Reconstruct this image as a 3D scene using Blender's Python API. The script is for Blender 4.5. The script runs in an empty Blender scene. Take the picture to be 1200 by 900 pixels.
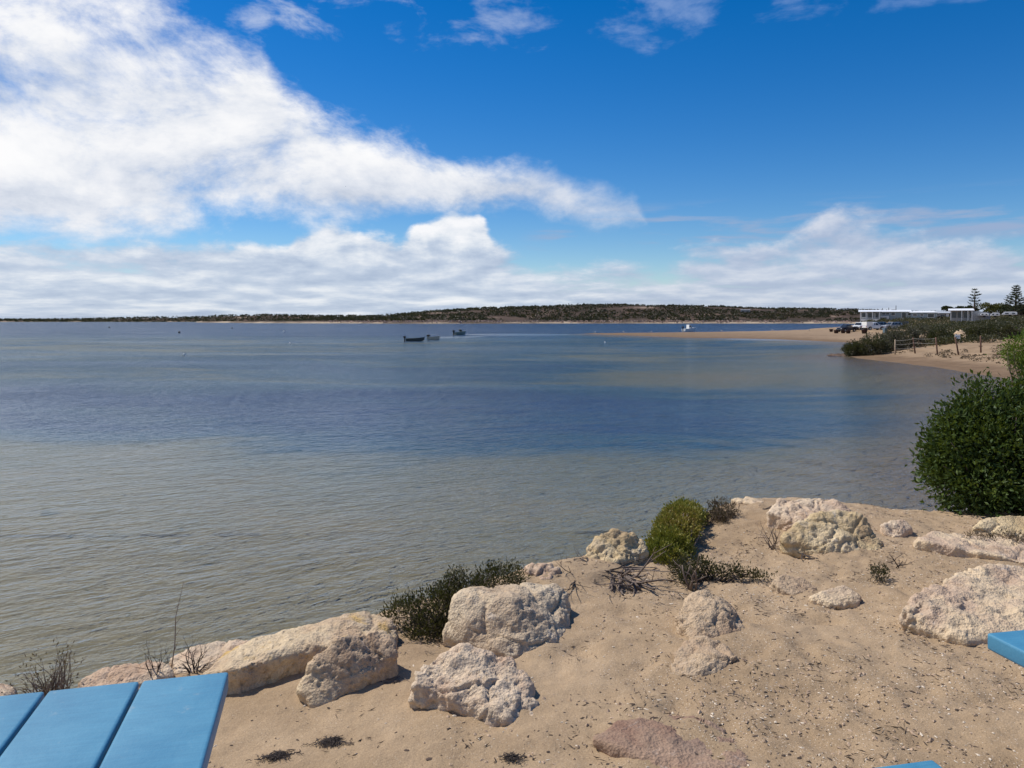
import bpy, bmesh, math, random
import numpy as np
from mathutils import Vector, Matrix

R = math.radians
rng = np.random.default_rng(7)
random.seed(7)
scene = bpy.context.scene
COL = scene.collection

# ------------------------------------------------------------------ camera, sky, sun, exposure
H = 3.0                 # eye height above the water
F = 880.0               # focal length in photograph pixels
HY = 376.0              # photograph row of the horizon
cam_d = bpy.data.cameras.new("camera")
cam = bpy.data.objects.new("camera", cam_d)
COL.objects.link(cam)
cam.location = (0, 0, H)
cam.rotation_euler = (R(90), 0, 0)
cam_d.sensor_width = 36.0
cam_d.lens = 36.0 * F / 1200.0
cam_d.shift_y = -(450.0 - HY) / 1200.0
cam_d.clip_start = 0.05
cam_d.clip_end = 20000
scene.camera = cam

SUN_EL, SUN_AZ = 55.0, -62.0          # azimuth measured from +Y, negative is to the left
SUN_STRENGTH = 4.5
SKY_STRENGTH = 0.108
CLOUD_GAIN = 1.0

scene.view_settings.view_transform = 'Standard'
scene.view_settings.look = 'None'
scene.view_settings.exposure = 0.0
scene.view_settings.gamma = 1.0
scene.view_settings.use_curve_mapping = False
scene.cycles.use_denoising = True
scene.cycles.max_bounces = 6
scene.cycles.transparent_max_bounces = 8
scene.cycles.caustics_reflective = False
scene.cycles.caustics_refractive = False
scene.cycles.sample_clamp_indirect = 6.0
scene.cycles.sample_clamp_direct = 1.6

sun_d = bpy.data.lights.new("sun", 'SUN')
sun_d.energy = SUN_STRENGTH
sun_d.angle = R(0.5)
sun_d.color = (1.0, 0.945, 0.86)
sun = bpy.data.objects.new("sun", sun_d)
COL.objects.link(sun)
sd = Vector((math.sin(R(SUN_AZ)) * math.cos(R(SUN_EL)), math.cos(R(SUN_AZ)) * math.cos(R(SUN_EL)), math.sin(R(SUN_EL))))
sun.rotation_euler = sd.to_track_quat('Z', 'Y').to_euler()


class NT:
    """small helper for building node trees"""
    def __init__(self, tree):
        self.t = tree

    def n(self, kind, **kw):
        nd = self.t.nodes.new(kind)
        for k, v in kw.items():
            setattr(nd, k, v)
        return nd

    def link(self, a, b):
        self.t.links.new(a, b)

    def put(self, sock, v):
        if isinstance(v, bpy.types.NodeSocket):
            self.link(v, sock)
        elif v is not None:
            sock.default_value = v

    def math(self, op, a, b=None, c=None, clamp=False):
        nd = self.n('ShaderNodeMath', operation=op, use_clamp=clamp)
        self.put(nd.inputs[0], a)
        if b is not None:
            self.put(nd.inputs[1], b)
        if c is not None:
            self.put(nd.inputs[2], c)
        return nd.outputs[0]

    def smooth(self, x, lo, hi, a=0.0, b=1.0):
        nd = self.n('ShaderNodeMapRange', interpolation_type='SMOOTHSTEP')
        self.put(nd.inputs['Value'], x)
        for k, v in (('From Min', lo), ('From Max', hi), ('To Min', a), ('To Max', b)):
            self.put(nd.inputs[k], v)
        return nd.outputs[0]

    def ramp(self, x, stops, interp='LINEAR'):
        nd = self.n('ShaderNodeValToRGB')
        cr = nd.color_ramp
        cr.interpolation = interp
        while len(cr.elements) < len(stops):
            cr.elements.new(0.5)
        for e, (p, c) in zip(cr.elements, stops):
            e.position = p
            if isinstance(c, (int, float)):
                c = (c, c, c)
            e.color = (c[0], c[1], c[2], 1)
        self.put(nd.inputs[0], x)
        return nd.outputs[0]

    def mix(self, f, a, b, blend='MIX'):
        nd = self.n('ShaderNodeMix', data_type='RGBA', blend_type=blend)
        self.put(nd.inputs[0], f)
        for s, v in ((nd.inputs[6], a), (nd.inputs[7], b)):
            if isinstance(v, (tuple, list)):
                v = (v[0], v[1], v[2], 1)
            self.put(s, v)
        return nd.outputs[2]

    def noise(self, vec, scale, detail=4.0, rough=0.55, dist=0.0, out=0, lac=2.0):
        nd = self.n('ShaderNodeTexNoise')
        if vec is not None:
            self.link(vec, nd.inputs['Vector'])
        nd.inputs['Scale'].default_value = scale
        nd.inputs['Detail'].default_value = detail
        nd.inputs['Roughness'].default_value = rough
        nd.inputs['Lacunarity'].default_value = lac
        nd.inputs['Distortion'].default_value = dist
        return nd.outputs[out]

    def voronoi(self, vec, scale, feature='F1', out='Distance', rand=1.0):
        nd = self.n('ShaderNodeTexVoronoi', feature=feature)
        if vec is not None:
            self.link(vec, nd.inputs['Vector'])
        nd.inputs['Scale'].default_value = scale
        nd.inputs['Randomness'].default_value = rand
        return nd.outputs[out]

    def mapping(self, vec, scale=(1, 1, 1), rot=(0, 0, 0), loc=(0, 0, 0)):
        if any(rot) and len(set(scale)) > 1:         # turn first, then stretch
            vec = self.mapping(vec, (1, 1, 1), rot)
            rot = (0, 0, 0)
        nd = self.n('ShaderNodeMapping')
        self.link(vec, nd.inputs['Vector'])
        nd.inputs['Scale'].default_value = scale
        nd.inputs['Rotation'].default_value = rot
        nd.inputs['Location'].default_value = loc
        return nd.outputs[0]

    def combine(self, x, y, z):
        nd = self.n('ShaderNodeCombineXYZ')
        for s, v in zip(nd.inputs, (x, y, z)):
            self.put(s, v)
        return nd.outputs[0]

    def sep(self, v):
        nd = self.n('ShaderNodeSeparateXYZ')
        self.link(v, nd.inputs[0])
        return nd.outputs

    def pos(self):
        return self.n('ShaderNodeNewGeometry').outputs['Position']

    def obj(self):
        return self.n('ShaderNodeTexCoord').outputs['Object']

    def bump(self, h, strength=0.5, dist=0.02, normal=None):
        nd = self.n('ShaderNodeBump')
        nd.inputs['Strength'].default_value = strength
        nd.inputs['Distance'].default_value = dist
        self.link(h, nd.inputs['Height'])
        if normal is not None:
            self.link(normal, nd.inputs['Normal'])
        return nd.outputs[0]


# ---- world: Nishita sky with a cloud layer in it
world = bpy.data.worlds.new("World")
scene.world = world
world.use_nodes = True
wt = world.node_tree
wt.nodes.clear()
W = NT(wt)
sky = W.n('ShaderNodeTexSky', sky_type='NISHITA')
sky.sun_disc = False
sky.sun_elevation = R(SUN_EL)
sky.sun_rotation = R(SUN_AZ)
sky.altitude = 600
sky.air_density = 1.0
sky.dust_density = 0.15
sky.ozone_density = 4.0
gen = W.n('ShaderNodeTexCoord').outputs['Generated']
dx, dy, dz = W.sep(gen)
az = W.math('ARCTAN2', dx, dy)
hor = W.math('SQRT', W.math('ADD', W.math('MULTIPLY', dx, dx), W.math('MULTIPLY', dy, dy)))
tv = W.math('DIVIDE', dz, W.math('MAXIMUM', hor, 0.02))
u01 = W.math('MULTIPLY_ADD', az, 1 / 1.4, 0.5)


def A(x):                      # photograph column -> ramp position (azimuth)
    return math.atan((x - 600) / F) / 1.4 + 0.5


def V(x, y):                   # photograph row -> tangent of elevation
    return (HY - y) / F * math.cos(math.atan((x - 600) / F))


def edge(pts):
    return W.ramp(u01, [(A(x), V(x, y)) for x, y in pts], 'EASE')


# blue: deepen the clear sky the way the photograph has it
hsv = W.n('ShaderNodeHueSaturation')
hsv.inputs['Hue'].default_value = 0.507
hsv.inputs['Saturation'].default_value = 1.42
hsv.inputs['Value'].default_value = 1.0
W.link(sky.outputs[0], hsv.inputs['Color'])
blue = hsv.outputs[0]

def ang_at(da=0.0, dt=0.0, k=1.55):
    return W.combine(W.math('ADD', az, da), W.math('MULTIPLY', W.math('ADD', tv, dt), k), 0.37)


ang = ang_at()
SA, ST = -0.022, 0.030            # towards the sun, for the lit and shaded sides of the billows


def relief(scale, detail, rough, dist, loc=(0, 0, 0), sc=(1, 1, 1)):
    a = W.noise(W.mapping(ang, scale=sc, loc=loc), scale, detail, rough, dist)
    b = W.noise(W.mapping(ang_at(SA, ST), scale=sc, loc=loc), scale, detail, rough, dist)
    return a, W.math('SUBTRACT', a, b)


n1, r1 = relief(4.6, 11, 0.64, 0.25)
n2, r2 = relief(13.0, 8, 0.62, 0.2, (3.1, 1.7, 0.4))
n3 = W.noise(W.mapping(ang, scale=(1.0, 1.8, 1), loc=(9.3, 4.7, 2.4)), 3.4, 8, 0.6, 0.3)

# A: big sheet of cloud from the upper left, running out in a tongue
hiA = edge([(-40, -190), (150, -90), (300, -30), (340, 80), (390, 125), (460, 150), (510, 180), (570, 194), (640, 203), (690, 226), (740, 238), (770, 290), (800, 420)])
loA = edge([(-40, 288), (60, 276), (180, 268), (330, 256), (420, 258), (520, 248), (600, 246), (660, 252), (735, 254), (760, 252), (800, 250)])
mA = W.math('MINIMUM', W.math('MULTIPLY', W.math('SUBTRACT', hiA, tv), W.smooth(az, -0.28, 0.0, 6.5, 17.0)), W.math('MULTIPLY', W.math('SUBTRACT', tv, loA), 16.0))
mA = W.math('MINIMUM', mA, W.smooth(az, -0.08, 0.15, 0.62, 0.06))
hole = W.math('MULTIPLY', W.smooth(tv, 0.25, 0.38, 0.0, 0.62), W.smooth(az, -0.62, -0.36, 0.15, 1.0))
vA = W.math('ADD', W.math('SUBTRACT', mA, hole), W.math('MULTIPLY', W.math('SUBTRACT', n1, 0.5), W.smooth(az, -0.10, 0.12, 2.5, 1.1)))
vA = W.math('ADD', vA, W.math('MULTIPLY', W.math('SUBTRACT', n2, 0.5), 0.9))
aA = W.smooth(vA, -0.24, 0.58)
# B: broken layers of cloud along the horizon, flattened towards it
hiB = edge([(-40, 272), (40, 272), (110, 282), (240, 286), (335, 292), (350, 276), (385, 266), (425, 276), (468, 288), (498, 268), (530, 256), (562, 262), (580, 290), (640, 306), (740, 306), (830, 298), (900, 284), (980, 264), (1060, 268), (1110, 288), (1190, 300), (1260, 296)])


def vec_b(da=0.0, dt=0.0):
    lt = W.math('LOGARITHM', W.math('MAXIMUM', W.math('ADD', tv, 0.022 + dt), 0.004), 2.718282)
    return W.combine(W.math('MULTIPLY', W.math('ADD', az, da), 0.62), W.math('MULTIPLY', lt, 0.19), 1.7)


nB = W.noise(vec_b(), 15.0, 8, 0.58, 0.15)
nBs = W.noise(vec_b(-0.008, 0.009), 15.0, 8, 0.58, 0.15)
nE, rE = relief(24.0, 7, 0.58, 0.1, (1.3, 7.7, 5.1))
mB = W.math('MINIMUM', W.math('MULTIPLY', W.math('SUBTRACT', hiB, tv), 22.0), 0.40)
mB = W.math('ADD', mB, W.smooth(tv, 0.055, 0.0, 0.0, 0.7))
puff = W.math('MULTIPLY', W.smooth(az, -0.30, -0.25), W.smooth(az, -0.035, 0.0, 1.0, 0.0))
mB = W.math('ADD', mB, W.math('ADD', W.math('MULTIPLY', puff, 0.22), W.smooth(az, 0.15, 0.3, 0.0, 0.22)))
vB = W.math('ADD', mB, W.math('MULTIPLY', W.math('SUBTRACT', nB, 0.5), W.smooth(az, 0.0, 0.15, 1.5, 2.5)))
vB = W.math('ADD', vB, W.math('MULTIPLY', W.math('SUBTRACT', nE, 0.5), W.smooth(tv, 0.06, 0.10, 0.1, 0.75)))
soft = W.smooth(az, -0.02, 0.12, 0.34, 0.62)
aB = W.math('MULTIPLY', W.smooth(vB, -0.10, soft), W.smooth(az, -0.03, 0.2, 0.97, 0.92))
# C: thin wisps along the top, mostly to the right
nC = W.noise(W.mapping(ang, scale=(1.0, 1.25, 1), loc=(5.3, 2.2, 8.8)), 10.5, 7, 0.6, 0.25)
gC = W.smooth(tv, 0.29, 0.40, -0.30, 0.035)
aC = W.smooth(W.math('ADD', W.math('SUBTRACT', nC, 0.5), gC), 0.00, 0.26, 0.0, 0.62)
aC = W.math('MULTIPLY', aC, W.smooth(tv, 0.7, 1.4, 1.0, 0.35))
shadeC = W.ramp(W.math('MULTIPLY_ADD', az, 0.8, 0.5), [(0.25, (0.80, 0.84, 0.92)), (0.6, (0.30, 0.42, 0.70)), (0.9, (0.20, 0.34, 0.66))])
# D: flat thin grey streaks just above the low bank on the right
nD = W.noise(W.mapping(ang, scale=(0.55, 2.6, 1), loc=(2.9, 0.3, 1.8)), 10.0, 6, 0.55, 0.25)
bD = W.math('MULTIPLY', W.smooth(tv, 0.085, 0.105), W.smooth(tv, 0.125, 0.16, 1.0, 0.0))
bD = W.math('MULTIPLY', bD, W.smooth(az, 0.0, 0.08))
aD = W.math('MULTIPLY', W.smooth(W.math('SUBTRACT', nD, 0.48), 0.0, 0.16), W.math('MULTIPLY', bD, 0.9))

sA = W.math('ADD', W.math('MULTIPLY', r1, 1.1), W.math('MULTIPLY', r2, 0.45))
sA = W.math('ADD', sA, W.math('MULTIPLY', W.math('SUBTRACT', n3, 0.5), 0.9))
sA = W.math('ADD', sA, W.smooth(W.math('SUBTRACT', tv, loA), 0.0, 0.10, -0.14, 0.06))
shadeA = W.ramp(W.math('ADD', sA, 0.46), [(0.12, (0.50, 0.57, 0.70)), (0.38, (0.74, 0.78, 0.86)), (0.58, (0.91, 0.92, 0.95)), (0.75, (0.98, 0.98, 0.99))])
shadeA = W.mix(W.smooth(az, -0.1, 0.2, 0.0, 0.5), shadeA, (0.62, 0.66, 0.76))
sB = W.math('ADD', W.math('MULTIPLY', W.math('SUBTRACT', nB, nBs), W.smooth(az, 0.0, 0.15, 1.25, 2.3)), W.math('MULTIPLY', rE, W.smooth(tv, 0.05, 0.10, 0.1, 0.7)))
sB = W.math('ADD', sB, W.math('MULTIPLY', W.math('SUBTRACT', nB, 0.5), 0.35))
sB = W.math('ADD', sB, W.math('MULTIPLY', puff, W.smooth(tv, 0.07, 0.11, 0.0, 0.22)))
shadeB = W.ramp(W.math('ADD', sB, 0.41), [(0.10, (0.40, 0.49, 0.65)), (0.40, (0.56, 0.64, 0.77)), (0.66, (0.79, 0.83, 0.89)), (0.90, (0.96, 0.96, 0.98))])
shadeB = W.mix(W.smooth(az, -0.02, 0.25, 0.0, 0.52), shadeB, (0.46, 0.52, 0.68))

# composite as layers of background shaders
bg = W.n('ShaderNodeBackground')
W.link(blue, bg.inputs[0])
bg.inputs[1].default_value = SKY_STRENGTH
cur = bg.outputs[0]
for alpha, col in ((aC, shadeC), (aD, (0.33, 0.43, 0.63)), (aB, shadeB), (aA, shadeA)):
    b2 = W.n('ShaderNodeBackground')
    if isinstance(col, tuple):
        b2.inputs[0].default_value = (*col, 1)
    else:
        W.link(col, b2.inputs[0])
    b2.inputs[1].default_value = CLOUD_GAIN
    mx = W.n('ShaderNodeMixShader')
    W.link(W.math('MULTIPLY', alpha, W.smooth(dz, -0.02, -0.005)), mx.inputs[0])
    W.link(cur, mx.inputs[1])
    W.link(b2.outputs[0], mx.inputs[2])
    cur = mx.outputs[0]
wo = W.n('ShaderNodeOutputWorld')
W.link(cur, wo.inputs[0])
world.cycles.sampling_method = 'MANUAL'
world.cycles.sample_map_resolution = 512


# ------------------------------------------------------------------ numpy noise
def _hash(ix, iy, iz, s):
    h = (ix * 374761393 + iy * 668265263 + iz * 2147483647 + s * 974634777) & 0xFFFFFFFF
    h = ((h ^ (h >> 13)) * 1274126177) & 0xFFFFFFFF
    h = ((h ^ (h >> 15)) * 2246822519) & 0xFFFFFFFF
    return (h ^ (h >> 16)) & 0xFFFFFFFF


def vnoise(p, s=0):
    p = np.asarray(p, dtype=np.float64)
    i = np.floor(p).astype(np.int64)
    f = p - i
    f = f * f * f * (f * (f * 6 - 15) + 10)
    out = 0
    for a in (0, 1):
        wx = f[:, 0] if a else 1 - f[:, 0]
        for b in (0, 1):
            wy = f[:, 1] if b else 1 - f[:, 1]
            for c in (0, 1):
                wz = f[:, 2] if c else 1 - f[:, 2]
                out = out + wx * wy * wz * (_hash(i[:, 0] + a, i[:, 1] + b, i[:, 2] + c, s) / 2147483648.0 - 1.0)
    return out


ROT = np.array([[0.36, 0.48, -0.8], [-0.8, 0.60, 0.0], [0.48, 0.64, 0.60]])


def fbm(p, octaves=4, s=0, gain=0.5, ridged=False):
    q = np.array(p, dtype=np.float64)
    amp, tot, out = 1.0, 0.0, 0
    for o in range(octaves):
        n = vnoise(q, s + o)
        if ridged:
            n = 1 - 2 * np.abs(n)
        out = out + amp * n
        tot += amp
        amp *= gain
        q = q @ ROT.T * 2.03 + 11.7
    return out / tot


def worley(p, s=0):
    i = np.floor(p).astype(np.int64)
    best = np.full(len(p), 9.0)
    for a in (-1, 0, 1):
        for b in (-1, 0, 1):
            for c in (-1, 0, 1):
                j = i + (a, b, c)
                h = [_hash(j[:, 0], j[:, 1], j[:, 2], s + k) / 4294967296.0 for k in (0, 1, 2)]
                d = (j[:, 0] + h[0] - p[:, 0]) ** 2 + (j[:, 1] + h[1] - p[:, 1]) ** 2 + (j[:, 2] + h[2] - p[:, 2]) ** 2
                best = np.minimum(best, d)
    return np.sqrt(best)


def worley_edge(p, s=0):
    i = np.floor(p).astype(np.int64)
    f1 = np.full(len(p), 9.0)
    f2 = np.full(len(p), 9.0)
    for a in (-1, 0, 1):
        for b in (-1, 0, 1):
            for c in (-1, 0, 1):
                j = i + (a, b, c)
                h = [_hash(j[:, 0], j[:, 1], j[:, 2], s + k) / 4294967296.0 for k in (0, 1, 2)]
                d = (j[:, 0] + h[0] - p[:, 0]) ** 2 + (j[:, 1] + h[1] - p[:, 1]) ** 2 + (j[:, 2] + h[2] - p[:, 2]) ** 2
                f2 = np.where(d < f1, f1, np.minimum(f2, d))
                f1 = np.minimum(f1, d)
    return np.sqrt(f2) - np.sqrt(f1)


def sstep(x, a, b):
    t = np.clip((x - a) / (b - a), 0, 1)
    return t * t * (3 - 2 * t)


# ------------------------------------------------------------------ object helpers
def tag(o, label=None, cat=None, group=None, kind=None):
    if label:
        o['label'] = label
    if cat:
        o['category'] = cat
    if group:
        o['group'] = group
    if kind:
        o['kind'] = kind
    return o


def empty(name, loc=(0, 0, 0), rz=0.0):
    o = bpy.data.objects.new(name, None)
    COL.objects.link(o)
    o.location = loc
    o.rotation_euler = (0, 0, rz)
    o.empty_display_size = 0.2
    return o


def mesh_np(name, verts, faces, mat, parent=None, smooth=False, loop_total=None):
    """verts (n,3); faces (m,k) array"""
    verts = np.asarray(verts, dtype=np.float32)
    faces = np.asarray(faces, dtype=np.int32)
    me = bpy.data.meshes.new(name)
    m, k = faces.shape
    me.vertices.add(len(verts))
    me.vertices.foreach_set('co', verts.ravel())
    me.loops.add(m * k)
    me.loops.foreach_set('vertex_index', faces.ravel())
    me.polygons.add(m)
    me.polygons.foreach_set('loop_start', np.arange(0, m * k, k, dtype=np.int32))
    me.polygons.foreach_set('use_smooth', np.full(m, smooth))
    me.update(calc_edges=True)
    me.validate()
    if mat:
        me.materials.append(mat)
    o = bpy.data.objects.new(name, me)
    COL.objects.link(o)
    if parent:
        o.parent = parent
    return o


def mesh_py(name, verts, faces, mat, parent=None, smooth=False, bevel=0.0, seg=2):
    me = bpy.data.meshes.new(name)
    me.from_pydata([tuple(v) for v in verts], [], [tuple(f) for f in faces])
    bm = bmesh.new()
    bm.from_mesh(me)
    bmesh.ops.recalc_face_normals(bm, faces=bm.faces)
    if bevel > 0:
        bmesh.ops.bevel(bm, geom=list(bm.edges), offset=bevel, segments=seg, profile=0.6, affect='EDGES', clamp_overlap=True)
    for f in bm.faces:
        f.smooth = smooth
    bm.to_mesh(me)
    bm.free()
    if mat:
        me.materials.append(mat)
    o = bpy.data.objects.new(name, me)
    COL.objects.link(o)
    if parent:
        o.parent = parent
    return o


class MB:
    """collects boxes, prisms and tubes into one mesh"""
    def __init__(self):
        self.v, self.f = [], []

    def add(self, vs, fs):
        b = len(self.v)
        self.v += [tuple(v) for v in vs]
        self.f += [tuple(i + b for i in f) for f in fs]

    def box(self, lo, hi):
        x0, y0, z0 = lo
        x1, y1, z1 = hi
        self.add([(x0, y0, z0), (x1, y0, z0), (x1, y1, z0), (x0, y1, z0), (x0, y0, z1), (x1, y0, z1), (x1, y1, z1), (x0, y1, z1)],
                 [(0, 3, 2, 1), (4, 5, 6, 7), (0, 1, 5, 4), (1, 2, 6, 5), (2, 3, 7, 6), (3, 0, 4, 7)])

    def bar(self, a, b, w, h=None, up=(0, 0, 1)):
        a, b = Vector(a), Vector(b)
        d = (b - a).normalized()
        up = Vector(up)
        if abs(d.dot(up)) > 0.95:
            up = Vector((1, 0, 0))
        s = d.cross(up).normalized() * (w / 2)
        t = s.cross(d).normalized() * ((h or w) / 2)
        vs = [p + i * s + j * t for p in (a, b) for i, j in ((-1, -1), (1, -1), (1, 1), (-1, 1))]
        self.add(vs, [(0, 3, 2, 1), (4, 5, 6, 7), (0, 1, 5, 4), (1, 2, 6, 5), (2, 3, 7, 6), (3, 0, 4, 7)])

    def prism(self, prof, y0, y1, inset=None):
        """profile of (x,z) points extruded along y; inset moves the profile's far copies"""
        n = len(prof)
        vs = [(x, y0, z) for x, z in prof] + [(x, y1, z) for x, z in prof]
        fs = [tuple(range(n)), tuple(range(2 * n - 1, n - 1, -1))]
        fs += [(i, i + n, (i + 1) % n + n, (i + 1) % n) for i in range(n)]
        self.add(vs, fs)

    def tube(self, pts, rad, n=6, cap=True):
        pts = [Vector(p) for p in pts]
        if isinstance(rad, (int, float)):
            rad = [rad] * len(pts)
        vs, fs = [], []
        prev = None
        for i, p in enumerate(pts):
            d = (pts[min(i + 1, len(pts) - 1)] - pts[max(i - 1, 0)])
            d = d.normalized() if d.length > 1e-9 else Vector((0, 0, 1))
            if prev is None:
                a = d.orthogonal().normalized()
            else:
                a = prev - d * prev.dot(d)
                a = a.normalized() if a.length > 1e-6 else d.orthogonal().normalized()
            prev = a
            b = d.cross(a)
            for k in range(n):
                t = 2 * math.pi * k / n
                vs.append(p + (a * math.cos(t) + b * math.sin(t)) * rad[i])
        for i in range(len(pts) - 1):
            for k in range(n):
                k2 = (k + 1) % n
                fs.append((i * n + k, i * n + k2, (i + 1) * n + k2, (i + 1) * n + k))
        if cap:
            fs.append(tuple(range(n - 1, -1, -1)))
            m = (len(pts) - 1) * n
            fs.append(tuple(range(m, m + n)))
        self.add(vs, fs)

    def disc(self, c, r, w, n=16, axis='y'):
        """a short cylinder along y"""
        c = Vector(c)
        self.tube([c - Vector((0, w / 2, 0)), c + Vector((0, w / 2, 0))], r, n)

    def build(self, name, mat, parent=None, smooth=False, bevel=0.0, seg=2):
        return mesh_py(name, self.v, self.f, mat, parent, smooth, bevel, seg)


def copy_tree(o, parent=None):
    c = o.copy()
    COL.objects.link(c)
    c.parent = parent
    for ch in list(o.children):
        copy_tree(ch, c)
    return c


# ------------------------------------------------------------------ materials
def new_mat(name):
    m = bpy.data.materials.new(name)
    m.use_nodes = True
    t = m.node_tree
    t.nodes.clear()
    N = NT(t)
    out = N.n('ShaderNodeOutputMaterial')
    b = N.n('ShaderNodeBsdfPrincipled')
    N.link(b.outputs[0], out.inputs[0])
    return m, N, b, out


def simple(name, col, rough=0.6, metal=0.0, var=0.12, scale=6.0, bump=0.0, spec=0.4):
    m, N, b, _ = new_mat(name)
    p = N.obj()
    n = N.noise(p, scale, 5, 0.6)
    d = tuple(c * (1 - var) for c in col)
    l = tuple(min(1, c * (1 + var)) for c in col)
    N.link(N.ramp(n, [(0.3, d), (0.7, l)]), b.inputs['Base Color'])
    b.inputs['Roughness'].default_value = rough
    b.inputs['Metallic'].default_value = metal
    b.inputs['Specular IOR Level'].default_value = spec
    if bump:
        N.link(N.bump(N.noise(p, scale * 4, 5, 0.6), bump, 0.01), b.inputs['Normal'])
    return m


def leaf_mat(name, cols, scale=9.0, rough=0.5, trans=0.25, fine=60.0):
    m, N, b, out = new_mat(name)
    p = N.obj()
    n = N.math('ADD', N.math('MULTIPLY', N.noise(p, scale, 3, 0.5), 0.55), N.math('MULTIPLY', N.noise(p, fine, 1, 0.5), 0.45))
    k = len(cols)
    col = N.ramp(n, [(0.32 + 0.36 * i / max(1, k - 1), c) for i, c in enumerate(cols)])
    N.link(col, b.inputs['Base Color'])
    b.inputs['Roughness'].default_value = rough
    b.inputs['Specular IOR Level'].default_value = 0.35
    tr = N.n('ShaderNodeBsdfTranslucent')
    N.link(N.mix(0.5, col, (0.25, 0.30, 0.03), 'MIX'), tr.inputs[0])
    mx = N.n('ShaderNodeMixShader')
    mx.inputs[0].default_value = trans
    N.link(b.outputs[0], mx.inputs[1])
    N.link(tr.outputs[0], mx.inputs[2])
    N.link(mx.outputs[0], out.inputs[0])
    return m


def rock_mat(name, cream, pink, brown, lichen=0.0, grey=(0.38, 0.315, 0.245), white=0.3, seed=0.0):
    m, N, b, _ = new_mat(name)
    p = N.mapping(N.pos(), loc=(seed, seed * 0.7, seed * 1.3))
    n = N.noise(p, 3.2, 7, 0.62, 0.3)
    col = N.ramp(n, [(0.28, brown), (0.42, pink), (0.56, cream), (0.75, tuple(min(1, c * 1.18) for c in cream))])
    g = N.smooth(N.noise(N.mapping(p, loc=(4, 2, 1)), 5.0, 6, 0.65, 0.5), 0.52, 0.68)
    col = N.mix(N.math('MULTIPLY', g, 0.45), col, grey)
    w = N.smooth(N.noise(N.mapping(p, loc=(1, 9, 3)), 9.0, 6, 0.7, 0.6), 0.58, 0.70)
    col = N.mix(N.math('MULTIPLY', w, white), col, (0.62, 0.58, 0.53))
    if lichen > 0:
        l = N.smooth(N.noise(N.mapping(p, loc=(7, 3, 5)), 4.0, 6, 0.6, 0.4), 0.55, 0.64)
        nz = N.sep(N.n('ShaderNodeNewGeometry').outputs['Normal'])[2]
        l = N.math('MULTIPLY', l, N.smooth(nz, 0.2, 0.7))
        col = N.mix(N.math('MULTIPLY', l, lichen), col, (0.55, 0.36, 0.12))
    fine = N.noise(p, 60.0, 5, 0.7)
    col = N.mix(0.55, col, N.ramp(fine, [(0.3, (0.76, 0.74, 0.72)), (0.7, (1.38, 1.38, 1.36))]), 'MULTIPLY')
    N.link(col, b.inputs['Base Color'])
    b.inputs['Roughness'].default_value = 0.93
    b.inputs['Specular IOR Level'].default_value = 0.15
    h = N.math('ADD', N.math('MULTIPLY', fine, 0.5), N.math('MULTIPLY', N.voronoi(p, 85.0), 0.5))
    h = N.math('ADD', h, N.math('MULTIPLY', N.noise(p, 220, 3, 0.7), 0.35))
    N.link(N.bump(h, 0.9, 0.012), b.inputs['Normal'])
    return m


def sand_nodes(N, p):
    big = N.noise(p, 0.9, 5, 0.6)
    mid = N.noise(p, 7.0, 6, 0.65)
    fine = N.noise(p, 190.0, 4, 0.75)
    base = N.ramp(big, [(0.3, (0.315, 0.225, 0.138)), (0.7, (0.425, 0.312, 0.200))])
    base = N.mix(0.6, base, N.ramp(mid, [(0.3, (0.78, 0.76, 0.74)), (0.7, (1.14, 1.14, 1.14))]), 'MULTIPLY')
    base = N.mix(0.8, base, N.ramp(fine, [(0.25, (0.58, 0.56, 0.54)), (0.5, (1, 1, 1)), (0.78, (1.45, 1.42, 1.38))]), 'MULTIPLY')
    return base, mid, fine


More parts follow.
